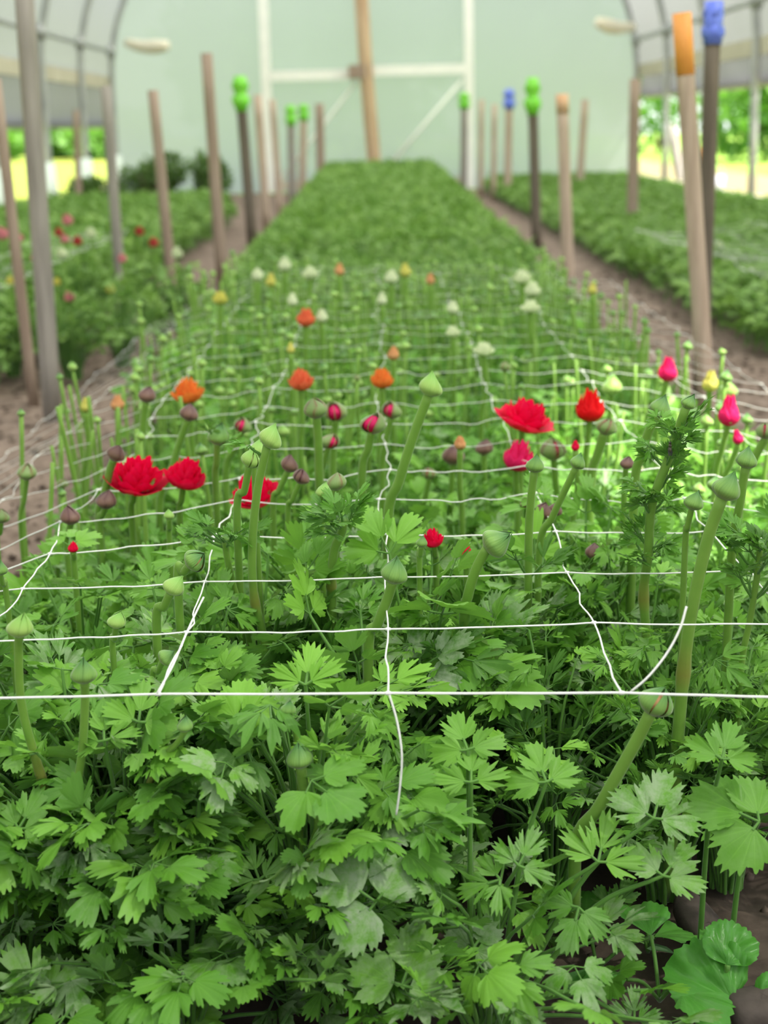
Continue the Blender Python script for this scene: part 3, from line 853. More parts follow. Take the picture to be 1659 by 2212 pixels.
hero('green', (621, 1542), (627, 1492), 32, 1.04, [(630, 1562), (642, 1620)], RP + 'a drooping small green bud just under the front cord', sw=12)
hero('green', (400, 1578), (396, 1526), 34, 1.02, [(385, 1602), (332, 1668), (296, 1800), (276, 1910), (284, 2060)], RP + 'a hairy young bud wrapped in leaves at front left', sw=13, nodes=(.7,))
hero('green', (350, 1428), (388, 1398), 38, 1.09, [(342, 1450), (330, 1480)], RP + 'a pale hairy bud behind the doubled net string', sw=13)
hero('purple', (1282, 1206), (1290, 1162), 38, 1.42, [(1280, 1240), (1278, 1275)], RP + 'a wine-red pointed bud low among leaves right of centre', sw=15)
hero('purple', (153, 1130), (152, 1088), 42, 1.52, [(148, 1155), (145, 1180)], RP + 'a shiny brown onion-shaped bud sitting on the leaves at far left', sw=14)
hero('purple', (228, 1096), (232, 1052), 42, 1.58, [(222, 1112), (216, 1140)], RP + 'a low purple-brown bud beside another stem at left', sw=13)
hero('purple', (246, 992), (264, 952), 40, 1.60, [(236, 1020), (224, 1080), (214, 1125)], RP + 'a ribbed bronze bud in front of the largest left red flower', sw=17)
hero('blush', (58, 1034), (58, 992), 40, 1.75, [(52, 1080), (45, 1135)], RP + 'a round striped bud hanging over the bare left path', sw=11)
hero('blush', (2, 1127), (6, 1086), 34, 1.60, [(0, 1150), (-6, 1180)], RP + 'a striped round bud cut by the left edge')
hero('purple', (315, 866), (320, 836), 37, 1.86, [(308, 930), (303, 1010), (300, 1095)], RP + 'a purple bud on the tallest stem over the left path', sw=15)
hero('purple', (406, 906), (414, 872), 39, 1.78, [(390, 950), (365, 1030), (345, 1095)], RP + 'a purple bud just below the orange flower', sw=15)
hero('blush', (684, 900), (678, 856), 50, 1.60, [(688, 960), (690, 1045)], RP + 'a red-ribbed closed green bud beside a pink-showing one', sw=18)
hero('blush', (726, 906), (722, 860), 50, 1.82, [(722, 950), (720, 1025)], RP + 'a pink-showing bud close behind the red-ribbed closed bud', gap=.7, sw=14)
hero('blush', (803, 933), (808, 884), 54, 1.60, [(795, 970), (782, 1035)], RP + 'a pink-showing ribbed bud in front of the middle stems', gap=.75, sw=17)
hero('blush', (845, 901), (852, 856), 43, 1.86, [(832, 960), (826, 1020)], RP + 'an oval pink-slit bud just left of the tallest pale lime bud', gap=.7, sw=13)
hero('blush', (709, 966), (716, 932), 40, 1.72, [(700, 1000), (695, 1050)], RP + 'a half-open pink bud under the two ribbed buds', gap=.8)
hero('purple', (622, 1016), (634, 984), 39, 1.56, [(603, 1060), (590, 1100)], RP + 'a dusky purple bud, upper of a touching pair', sw=13)
hero('purple', (648, 1042), (660, 1008), 37, 1.52, [(632, 1080), (622, 1120)], RP + 'a dusky purple and pink bud, lower of a touching pair', gap=.4, sw=12)
hero('lime', (698, 1074), (700, 1026), 34, 1.31, [(698, 1100), (694, 1140)], RP + 'a small long-necked lime bud nestling in leaves', sw=14)
hero('blush', (727, 1056), (720, 1008), 43, 1.40, [(725, 1090), (724, 1120)], RP + 'a blushed bud crossed by the net, right of the long-necked bud', sw=14)
hero('green', (742, 1128), (746, 1108), 18, 1.27, [(738, 1150), (722, 1190), (716, 1260), (718, 1330)], RP + 'a leafy tuft topping a pale jointed stem left of the central bud', sw=19, leaves=(.97, .9, .82), nodes=(.5,), lsize=.021, lcount=4, lkind='cut')
hero('green', (486, 1168), (490, 1148), 18, 1.28, [(490, 1200), (505, 1270), (540, 1390)], RP + 'a leafy tuft and a thin leaning stalk beside the tall slender stem', sw=14, leaves=(.97, .9), lsize=.019, lcount=4, lkind='cut')
hero('green', (1642, 1180), (1650, 1160), 16, 1.18, [(1636, 1240), (1620, 1340), (1600, 1450)], RP + 'thin feathery foliage at the right edge behind the thickest stem', sw=14, leaves=(.97, .88, .8, .7), lsize=.022, lcount=4)
hero('blush', (1305, 936), (1322, 890), 44, 1.72, [(1292, 980), (1276, 1045)], RP + 'a red-tinged bud right below the scarlet flower', gap=.2, sw=20)
hero('purple', (1352, 1011), (1358, 978), 30, 1.50, [(1350, 1040), (1348, 1080)], RP + 'a tiny tan bud beside the feathery stem')
hero('purple', (1170, 1117), (1186, 1086), 38, 1.46, [(1160, 1150), (1150, 1180)], RP + 'a pair of dull purple buds behind the leaning stem')
hero('purple', (1138, 1096), (1136, 1066), 27, 1.50, [(1138, 1130), (1140, 1160)], RP + 'a small wine bud half behind a green stem')
hero('purple', (978, 1000), (980, 966), 48, 1.92, [(976, 1050), (974, 1100)], RP + 'a wide brownish bud right of centre, before the magenta-red flower', sw=13)
hero('purple', (1045, 980), (1045, 952), 37, 2.0, [(1047, 1040), (1048, 1090)], RP + 'a squat brownish bud left of the magenta-red flower', sw=13)
hero('blush', (1196, 990), (1194, 948), 54, 1.88, [(1200, 1040), (1203, 1090)], RP + 'a broad open-topped blushed bud below the large red flower', gap=.4, sw=14)
hero('blush', (928, 1032), (928, 1000), 30, 1.9, [(920, 1070), (912, 1110)], RP + 'a small pink bud among pale stems at centre', gap=.3)
hero('green', (469, 957), (474, 916), 45, 1.64, [(468, 1000), (466, 1050)], RP + 'a wide leafy green bud left of the lime buds', sw=14, leaves=(.97,), lsize=.018)
hero('blush', (522, 932), (530, 902), 38, 1.88, [(506, 970), (488, 1025)], RP + 'a pink-tipped bud on a leaning stem behind the red flowers', gap=.6, sw=15)
hero('lime', (1321, 850), (1320, 818), 42, 2.15, [(1318, 900), (1315, 950)], RP + 'a blurred lime bud above the scarlet flower')
hero('lime', (1573, 856), (1576, 822), 38, 2.2, [(1566, 900), (1560, 960)], RP + 'a round lime bud right of the orange-topped stake')
hero('blush', (1654, 945), (1656, 912), 42, 1.6, [(1630, 990), (1600, 1060)], RP + 'a blushed bud cut by the right edge', gap=.3, sw=18)
hero('green', (1494, 1098), (1508, 1058), 42, 1.22, [(1485, 1140), (1480, 1180)], RP + 'a sheathed green bud left of the big beaked bud', sw=13)
hero('green', (0, 1240), (0, 1195), 32, 1.25, [(6, 1262), (14, 1285)], RP + 'a plain green bud cut by the left edge')
hero('green', (910, 1180), (914, 1142), 24, 1.25, [(908, 1200), (906, 1220)], RP + 'a tiny green bud just right of the central fat bud')
hero('lime', (365, 1120), (368, 1088), 22, 1.42, [(366, 1140), (366, 1170)], RP + 'a tiny lime bud low behind the upper left pair')

bloom('red', (292, 1056), (308, 960), 128, 1.62, [(288, 1080), (284, 1120)], RP + 'the largest crimson flower at left, cut by two green stems', .9, 0, .25)
bloom('red', (396, 1050), (412, 985), 92, 1.62, [(392, 1080), (388, 1120)], RP + 'a smaller crimson flower touching the largest left one', .8, 1, .15)
bloom('red', (556, 1088), (536, 1000), 112, 1.60, [(560, 1110), (562, 1150)], RP + 'a ragged crimson flower behind the tall slender stem', .95, 2, .2)
bloom('red', (1128, 925), (1152, 850), 122, 1.80, [(1126, 960), (1124, 1010)], RP + 'the large crimson flower tilted right of centre, crossed by the net', 1.0, 1, .1)
bloom('scarlet', (1274, 908), (1276, 830), 76, 1.86, [(1270, 950), (1266, 1000)], RP + 'a scarlet cupped flower, left of the red-tinged bud', .55, 0)
bloom('magenta', (1114, 1014), (1130, 938), 76, 1.74, [(1116, 1050), (1118, 1100)], RP + 'a magenta-red round flower under the large tilted crimson one', .55, 1, .1)
bloom('magenta', (1440, 822), (1446, 765), 50, 2.1, [(1430, 870), (1420, 930)], RP + 'a small pink-crimson cup flower left of the orange-topped stake foot', .4, 2)
bloom('magenta', (1573, 918), (1578, 855), 60, 1.76, [(1560, 970), (1545, 1040)], RP + 'a round pink flower near the right edge', .3, 0)
bloom('magenta', (1596, 958), (1590, 930), 30, 1.74, [(1580, 1000), (1560, 1060)], RP + 'a half-open little pink bud under the round pink flower', .3, 2)
bloom('orange', (408, 868), (402, 800), 72, 2.1, [(412, 890), (415, 960)], RP + 'the nearest bright orange flower, beside the left path', .75, 0)
bloom('red', (938, 1180), (930, 1130), 50, 1.34, [(940, 1200), (942, 1230)], RP + 'a crimson flower half buried in leaves under the pale lime stem', .7, 2)
bloom('red', (1006, 1206), (1004, 1176), 36, 1.32, [(1008, 1220), (1008, 1240)], RP + 'a crimson flower almost hidden left of the nodding bud', .6, 0)
bloom('red', (158, 1192), (158, 1168), 26, 1.38, [(160, 1205), (160, 1220)], RP + 'a scrap of red petal between leaves at far left', .6, 1)
bloom('yellow', (1533, 845), (1536, 805), 44, 2.1, [(1528, 900), (1520, 960)], RP + 'a yellow-green opening flower in front of the stake foot', .4, 0)
for (mat, x, y, w, hgt, op, lab) in (
        ('salmon', 650, 823, 52, .32, .7, 'a salmon orange flower among middle stems'), ('orange', 825, 820, 48, .32, .65, 'a two-tone orange flower beyond the pink buds'),
        ('peach', 850, 767, 28, .32, .5, 'a small peach flower above the two-tone orange one'), ('salmon', 661, 690, 40, .32, .6, 'an upright vermilion flower beside a white one'),
        ('white', 615, 575, 30, .33, .5, 'the farthest white flower at the left edge of the flowering rows'), ('white', 670, 590, 34, .33, .8, 'a flat greenish white flower right of the farthest white one'),
        ('white', 556, 597, 28, .33, .5, 'a white flower leftmost in the far flowering rows'), ('white', 845, 601, 31, .33, .6, 'a white flower left of a lime one at mid bed'),
        ('yellow', 875, 589, 27, .33, .4, 'a lime-yellow flower right of a white one at mid bed'), ('white', 1128, 598, 38, .34, .8, 'the brightest white flower on the right of the flowering rows'),
        ('white', 1150, 628, 34, .34, .6, 'a white flower just below the brightest right-hand one'), ('white', 1146, 660, 40, .33, .9, 'a wide nodding white flower, lowest of three on the right'),
        ('white', 695, 686, 28, .32, .5, 'a white flower beside the upright vermilion one'), ('white', 978, 668, 28, .32, .5, 'a lone white flower right of the bed centre'),
        ('white', 1045, 752, 42, .32, .9, 'the nearest white flower beside a net knot'), ('white', 825, 650, 24, .32, .4, 'a dim white flower near the bed centre'),
        ('white', 632, 652, 25, .32, .4, 'a dim white flower above the vermilion one'), ('yellow', 585, 610, 25, .33, .4, 'a dim greenish flower between two far white ones'),
        ('white', 978, 716, 30, .31, .8, 'a pale low flower under the lone white one'), ('yellow', 476, 645, 32, .33, .7, 'a cream flower on the left rim of the bed'),
        ('peach', 733, 587, 23, .33, .4, 'a peach flower farthest in the middle rows'), ('peach', 930, 607, 22, .33, .4, 'a peach flower right of the lime-yellow one'),
        ('yellow', 628, 756, 20, .32, .3, 'a little tan flower on a tall stem above the salmon one'), ('yellow', 1280, 628, 22, .33, .4, 'a yellow flower at the right rim by the path'),
        ('peach', 994, 960, 28, .30, .5, 'a small orange flower above the wide brownish bud'), ('red', 1243, 966, 20, .31, .4, 'a tiny red flower right of the broad blushed bud'),
        ('peach', 254, 874, 32, .28, .5, 'a peach flower over the left path edge'), ('yellow', 185, 880, 26, .27, .3, 'a lime flower over the left path edge')):
    p = atH(x, y, hgt)
    bloom(mat, (x, y + w * .35), (x, y - w * .6), w * 1.12, p[1], [(x - 2 + (x * 7 % 9), y + 90), (x + (x * 5 % 11) - 5, y + 150)], RP + lab, op, int(x) % 3)


def hero_world(h):
    top = at(*h['base'], h['Y'])
    ax = at(*h['tip'], h['Y'] - .0) - top
    ax = unit(ax) + np.array([0, -h.get('toward', 0.0), 0]); ax = unit(ax)
    depth = np.dot(top - CAM, _f)
    R = h['w'] * depth / F_PX / 2 * (.96 if not h['bloom'] else 1.0)
    pts = [top]
    for i, (x, y) in enumerate(h['trace']):
        pts.append(at(x, y, h['Y'] + .006 * (i + 1)))
    last = pts[-1]; prev = pts[-2]
    sl_ = (prev - last); k = min(.6, last[2] / max(.02, abs(sl_[2]))) if sl_[2] > .005 else 0
    base = np.array([last[0] - sl_[0] * k * .35, last[1] + .02, 0.0])
    pts = [p for p in pts if p[2] > .02]
    pts.append(np.array([(pts[-1][0] + base[0]) / 2, (pts[-1][1] + base[1]) / 2, pts[-1][2] * .45]))
    pts.append(base)
    return top, ax, R, depth, pts, base


seed_ = 0
for h in sorted(HERO, key=lambda q: q['Y']):
    top, ax, R, depth, pts, base = hero_world(h); seed_ += 1
    base[0] = max(-.50 if h['Y'] < 1.65 else -.43, min(.58 if h['Y'] < 1.65 else .50, base[0]))
    if base[0] > .13: base[1] = max(base[1], 1.20)
    pts[-1] = base
    o = new_plant(base, h['label'], near_plant_mesh(base[1], base[0]))
    rt = (h['sw'] or (12 if not h['bloom'] else 13)) * depth / F_PX / 2
    st, sp = add_stem(o, pts, rt, rt * 1.15, 12 if h['Y'] < 1.6 else 8, h['nodes'])
    rel = top - np.array(o.location)
    if h['bloom']:
        ms = bloom_proto(h['kind'], h['v'], h['gap'])
        place_head(o, ms, ('bloom', 'calyx'), rel - ax * R * .05, ax, R, seed_ * 1.3)
    else:
        ms = bud_proto(h['kind'], h['gap'], seed_ % 3 if h['Y'] < 1.6 else 0)
        place_head(o, ms, ('flower_bud', 'sepals'), rel - ax * R * .06, ax, R, seed_ * 1.7 if h['gap'] < .15 else .55 * (seed_ % 3 - 1))
    for i, s in enumerate(h['leaves']):
        stem_leaf(o, sp[int(s * (len(sp) - 1))], seed_ * 31 + i, h['lcount'], h['lsize'], h['lkind'], .4)

def hero_leaf(px, py, ang, size_px, Y, kind, hue, pale, seed, spread=1.0, roll=0.0):
    """a large leaf of the front plants: leaf-stalk end, direction of its middle leaflet, leaflet length"""
    rg = np.random.default_rng(seed); j = at(px, py, Y); depth = np.dot(j - CAM, _f); L = size_px * depth / F_PX
    hint = unit(-_f * .75 + np.array([0, 0, .65])); an = math.radians(ang)
    ax = unit(_R * math.cos(an) + _U * math.sin(an)); ax = unit(ax - hint * np.dot(ax, hint) * .8)
    pl = min((p for p in PLANTS if .95 < p['loc'][1] < 1.45), key=lambda p: np.hypot(p['loc'][0] - j[0], (p['loc'][1] - j[1] - .05)))
    o = pl['obj']; org_ = np.array(o.location); a = Acc()
    base = org_ + np.array([rg.uniform(-.015, .015), -.01, 0])
    if np.hypot(org_[0] - j[0], org_[1] - j[1]) > .13: base = np.array([j[0] * .8 + org_[0] * .2, j[1] + .05, 0])
    mid = base * .45 + j * .55 + np.array([0, .012, .02])
    tube(a, smooth_path([base - org_, mid - org_, j - org_], 12), np.linspace(.0026, .0014, 12), 7, (hue, 0, .5, .5), 1, cap=False)
    S = unit(np.cross(ax, hint)); Nn = np.cross(S, ax)
    c_, s_ = math.cos(roll), math.sin(roll); S, Nn = c_ * S + s_ * Nn, c_ * Nn - s_ * S
    k = dict(KINDS[kind]); k.update(per=4, rings=(.2, .4, .6, .78, .9, 1.0), droop=rg.uniform(.05, .25), ruffle=.045)
    for a_, sc, st in ((0, 1, .30), (80 * spread, .92, .16), (-80 * spread, .92, .16)):
        b_ = math.radians(a_ + rg.uniform(-8, 8)); tl = rg.uniform(-.25, .2)
        a2 = unit(ax * math.cos(b_) + S * math.sin(b_) + Nn * tl); s2 = unit(np.cross(a2, Nn)); n2 = np.cross(s2, a2)
        Lk = L * sc; o2 = j + a2 * Lk * st
        tube(a, [j - org_, o2 + a2 * Lk * .05 - org_], .0011, 5, (hue, 0, .5, .3), 1, cap=False)
        put(a, leaflet_mesh(rg, Lk, **k), o2 - org_, s2, a2, n2, np.clip(hue + rg.uniform(-.06, .06), 0, 1), pale, 0)
        if spread == 0: break
    link('leaf', a.mesh('leaf', ['leaf', 'petiole']), o)


# drooping petal of the orange flower's own plant stays with it; second bud of the lime pair and of the purple pair
def extra_bud(label_has, kind, base, tip, w, Y, gap=0.0):
    for p in PLANTS:
        if label_has in p['obj']['label']:
            o = p['obj']; top = at(*base, Y); ax = unit(at(*tip, Y) - top); R = w * np.dot(top - CAM, _f) / F_PX / 2
            place_head(o, bud_proto(kind, gap, 0), ('flower_bud', 'sepals'), top - np.array(o.location), ax, R, 2.0)
            low_ = at(base[0] - 6, base[1] + 60, Y); add_stem(o, [top, low_, np.array([low_[0], low_[1], .1]), np.array(o.location)], .0022, .003, 8)
extra_bud('two pale lime buds', 'lime', (556, 985), (560, 955), 36, 1.31, .4)
extra_bud('pair of dull purple', 'purple', (1196, 1112), (1206, 1084), 30, 1.47)

# remaining plants of the middle bed, row by row
row_y = 1.12; fill = 0
stem_proto = []
for i in range(4):
    a = Acc(); pth = smooth_path([(0, 0, 0), (.008 * (i - 1.5), .01, .12), (.02 * (i - 1.5), .0, .26)], 12)
    c = np.tile([.5, 0, .5, .5], (12, 1)); c[:, 0] = np.linspace(.2, .9, 12)
    tube(a, pth, np.linspace(.0032, .0024, 12), 7, c); stem_proto.append((a.mesh('flower_stem', ['stem']), pth[-1]))
ri = 0
while row_y < 6.0:
    for cx in (np.arange(-.50, .56, .157) if row_y < 1.65 else np.arange(-.40, .46, .143)):
        x = cx + rng.uniform(-.03, .03); y = row_y + rng.uniform(-.03, .03)
        near_hero = [p for p in PLANTS if np.hypot(*(p['loc'] - (x, y))) < (.075 if y < 1.7 else .06)]
        if near_hero or (x > .14 and y < 1.2): continue
        if y < 1.68: lab, grp = 'leafy ranunculus plant without a bud among the sharp front rows of the middle bed', 'leafy front plants'
        elif y < 4.3: lab, grp = 'unopened ranunculus plant with thin upright stems behind the front rows of the middle bed', 'stemmed middle plants'
        else: lab, grp = 'flowerless green ranunculus plant in the blurred farther rows of the middle bed', 'green farther plants'
        o = new_plant((x, y), lab, near_plant_mesh(y, x), grp); fill += 1
        if 1.68 < y < 4.3:
            for k in range(7 if y > 1.9 else 5):
                me, tip = stem_proto[int(rng.integers(4))]; rz = rng.uniform(0, 6.28); s = rng.uniform(.72, 1.22)
                off = (rng.uniform(-.07, .07), rng.uniform(-.07, .07), 0)
                so = link('flower_stem', me, o, off, rz); so.scale = (s, s, s)
                if rng.uniform() < .4: continue
                kd = ['green', 'lime', 'lime', 'blush' if y < 2.3 else 'green'][int(rng.integers(4))]
                tp = Vector((tip[0] * math.cos(rz) - tip[1] * math.sin(rz), tip[0] * math.sin(rz) + tip[1] * math.cos(rz), tip[2])) * s + Vector(off)
                place_head(o, bud_proto(kd, 0.0, 0), ('flower_bud', 'sepals'), tp, (rng.uniform(-.3, .3), rng.uniform(-.3, .3), 1), rng.uniform(.0045, .008), 0)
    row_y += .155; ri += 1
LOWF = [foliage_mesh(680 + i, 40, .13, .10, .028, ('broad', 'lobed', 'cut', 'lobed', 'fine'), skirt=.5, pale=.3).mesh('foliage', ['leaf', 'petiole']) for i in range(4)]
for i, x in enumerate(np.arange(-.37, .06, .105)):
    o = thing('ranunculus_plant', 'low young ranunculus plant at the foot of the front row of the middle bed', 'plant', (x + rng.uniform(-.02, .02), 1.035 + rng.uniform(-.02, .02), 0), 0, 'low front plants')
    link('foliage', LOWF[i % 4], o, rotz=rng.uniform(0, 6.28)); PLANTS.append(dict(loc=np.array(o.location[:2]), obj=o))

for q in ((812, 1948, 138, 124, .965, 'broad', .62, .95, 1, 1.05, 0), (868, 2128, 78, 120, .955, 'broad', .75, .55, 2, 1.1, 0), (342, 1948, 80, 84, .97, 'broad', .6, .1, 3, 1.0, 0),
          (1432, 1892, 62, 92, 1.01, 'lobed', .65, .55, 4, 1.0, 0), (1412, 1768, 75, 105, 1.02, 'lobed', .6, .8, 5, .9, 0), (1292, 1862, 75, 100, 1.015, 'cut', .75, .15, 6, .9, 0),
          (1640, 1775, 150, 130, 1.03, 'broad', .55, .1, 7, .9, 0), (92, 2168, 118, 124, .955, 'lobed', .7, .5, 8, .9, 0), (150, 2200, 65, 125, .985, 'lobed', .7, .3, 9, .7, 0),
          (522, 2010, -95, 95, 1.01, 'broad', .5, .1, 10, .6, 0), (1018, 1690, 90, 85, 1.03, 'cut', .7, .1, 11, 1.0, 0), (1010, 1620, 100, 85, 1.05, 'lobed', .72, .1, 12, 1.0, 0),
          (660, 1480, 88, 92, 1.06, 'cut', .9, 0, 13, .8, 0), (765, 1800, 62, 78, 1.03, 'broad', .45, 0, 14, 0, 0), (1180, 1690, 100, 90, 1.03, 'lobed', .65, .1, 15, .9, 0),
          (265, 1840, 60, 70, 1.01, 'lobed', .6, .1, 16, 1.0, 0), (40, 1790, 70, 85, 1.01, 'lobed', .6, .2, 17, .8, 0), (110, 1880, 170, 100, 1.01, 'lobed', .55, .05, 18, .5, .2),
          (1120, 1870, 60, 80, 1.0, 'cut', .55, .4, 20, .9, 0), (1080, 1900, 200, 80, 1.0, 'cut', .6, .2, 21, .9, 0),
          (1250, 1960, 250, 85, 1.0, 'lobed', .5, .2, 22, .9, 0), (430, 1730, 75, 80, 1.02, 'lobed', .45, .3, 23, 1.0, 0), (560, 1900, 110, 75, 1.02, 'cut', .6, .2, 24, .9, 0),
          (700, 1620, 70, 80, 1.04, 'fine', .8, .0, 25, 1.0, 0), (760, 1670, 50, 80, 1.03, 'fine', .75, .0, 26, 1.0, 0), (300, 1560, 85, 85, 1.04, 'lobed', .75, .1, 27, 1.0, 0),
          (225, 1600, 100, 80, 1.03, 'cut', .75, .1, 28, 1.0, 0), (520, 1560, 90, 90, 1.06, 'broad', .9, .0, 29, .7, 0), (1370, 2205, 80, 62, .99, 'cut', .5, .8, 30, .7, 0),
          (1020, 2050, 60, 70, 1.0, 'broad', .35, .7, 31, 1.0, 0), (480, 2120, 120, 80, .99, 'broad', .5, .2, 32, .8, 0), (1560, 1640, 80, 85, 1.04, 'lobed', .6, .1, 33, .9, 0)):
    hero_leaf(*q)

# ---------------------------------------------------------------- mass foliage farther off (uncountable)
def leaf_templates(seed, n, upright):
    out = []; rg = np.random.default_rng(seed)
    for i in range(n):
        a = Acc(); el = math.radians(rg.uniform(-10, 50) + upright)
        compound_leaf(a, rg, (0, 0, 0), (math.cos(el), 0, math.sin(el)), rg.uniform(-.5, .5), .045 * rg.uniform(.8, 1.2), ['cut', 'lobed', 'cut', 'fine'][i % 4], .5, .02, True)
        tube(a, [(-.02, 0, -.10), (-.008, 0, -.04), (0, 0, 0)], .0018, 3, (.5, 0, .5, .5), 1, cap=False)
        out.append((np.concatenate(a.v), np.concatenate(a.q), np.concatenate(a.t), np.concatenate(a.c),
                    np.concatenate([m for m in a.qm]), np.concatenate(a.tm)))
    return out


def mass(name, label, x0, x1, y0, y1, dens, hfun, seed, upright, mat='leaf_far', scale=1.0):
    rg = np.random.default_rng(seed); T = leaf_templates(seed, 14, upright); acc = Acc()
    n = int((x1 - x0) * (y1 - y0) * dens)
    for i in range(n):
        x = rg.uniform(x0, x1); y = rg.uniform(y0, y1); H = hfun(x, y)
        z = H * (1 - .65 * rg.uniform() ** 1.6)
        v, q, t, c, qm, tm = T[int(rg.integers(len(T)))]
        az = rg.uniform(0, 6.283); s = scale * rg.uniform(.75, 1.25); ca, sa = math.cos(az) * s, math.sin(az) * s
        vv = np.stack([v[:, 0] * ca - v[:, 1] * sa + x, v[:, 0] * sa + v[:, 1] * ca + y, np.maximum(v[:, 2] * s + z, .005)], -1)
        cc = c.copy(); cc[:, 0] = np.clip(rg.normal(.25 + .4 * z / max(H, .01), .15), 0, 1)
        b = acc.n
        acc.v.append(vv); acc.c.append(cc); acc.q.append(q + b); acc.t.append(t + b); acc.qm.append(qm); acc.tm.append(tm); acc.n += len(vv)
    o = link(name, acc.mesh(name, [mat, 'petiole'])); o['kind'] = 'stuff'; o['label'] = label; o['category'] = 'foliage'
    return o


edge = lambda x, a, b: min(1.0, .45 + 4.5 * min(x - a, b - x))
mass('bed_foliage', 'dense green unflowered ranunculus foliage filling the far half of the middle bed', -.53, .60, 5.9, 14.5, 1500,
     lambda x, y: (.22 + .012 * (y - 5.9)) * edge(x, -.56, .63), 71, 25, scale=.85)
mass('bed_foliage', 'dense blurred foliage of the flowering left bed beyond the path', -2.35, -1.0, 3.95, 11.0, 1150,
     lambda x, y: .22 * edge(x, -2.4, -.97), 72, 15, scale=.9)
mass('bed_foliage', 'low bright green foliage covering the right bed by the open side', 1.06, 2.5, 4.3, 15.6, 1100,
     lambda x, y: .15 * edge(x, 1.03, 2.55), 73, 5, scale=.9)

# flowers standing out of the left bed
def side_flower(mat, px, py, w, hgt, label, group=None, op=.6):
    p = atH(px, py, hgt); depth = np.dot(p - CAM, _f); R = w * depth / F_PX / 2
    o = new_plant((p[0] + rng.uniform(-.02, .02), p[1] + .02), label, FAR[int(rng.integers(len(FAR)))], group)
    rel = p - np.array(o.location); ax = unit((rng.uniform(-.3, .3), -.35, 1))
    add_stem(o, [p - ax * R * .3, p * np.array([1, 1, .5]), np.array(o.location)], .003, .0036, 6)
    place_head(o, bloom_proto(mat, 0, op), ('bloom', 'calyx'), rel - ax * R * .4, ax, R, rng.uniform(0, 6))


LB = 'left bed ranunculus with '
for mat, x, y, w, hg, lab in (
        ('pink', 6, 511, 32, .33, LB + 'a pink flower left of the thin brown stake'), ('pink', 42, 518, 24, .32, LB + 'a pale pink flower between the two front stakes'),
        ('pink', 147, 480, 28, .34, LB + 'the topmost rose pink flower'), ('dullred', 128, 505, 22, .32, LB + 'a dull red flower below the topmost pink one'),
        ('pink', 141, 520, 22, .31, LB + 'a faded pink flower between two red ones'), ('dullred', 167, 524, 24, .31, LB + 'a red flower left of the cream one'),
        ('white', 196, 508, 27, .32, LB + 'a cream white flower right of the red ones'), ('white', 135, 551, 28, .30, LB + 'a greenish white flower right of the thickest stake'),
        ('dullred', 301, 503, 22, .32, LB + 'a brick red flower left of the brown path stake'), ('dullred', 333, 528, 24, .31, LB + 'a bright brick red flower nearest the brown path stake'),
        ('white', 382, 551, 28, .28, LB + 'a pale green-white flower right of the brown path stake'), ('pink', 265, 562, 22, .28, LB + 'a pale pink flower in front of the slim grey stake'),
        ('pink', 151, 646, 26, .22, LB + 'a low blush flower facing the path'), ('yellow', 22, 610, 22, .26, LB + 'a cream yellow flower beside the thin brown stake'),
        ('yellow', 122, 612, 20, .26, LB + 'a dim lime flower behind the thickest stake'), ('yellow', 238, 628, 22, .22, LB + 'a green-yellow bud flower near the slim grey stake foot'),
        ('pink', 75, 560, 20, .3, LB + 'a pale flower hidden between the front stakes')):
    side_flower(mat, x, y, w, hg, lab)
for x, y, hg, lab in ((1555, 532, .2, 'right bed ranunculus with one white flower seen past the stakes'),):
    side_flower('white', x, y, 20, hg, lab)

# ---------------------------------------------------------------- support netting
NCOL = .157


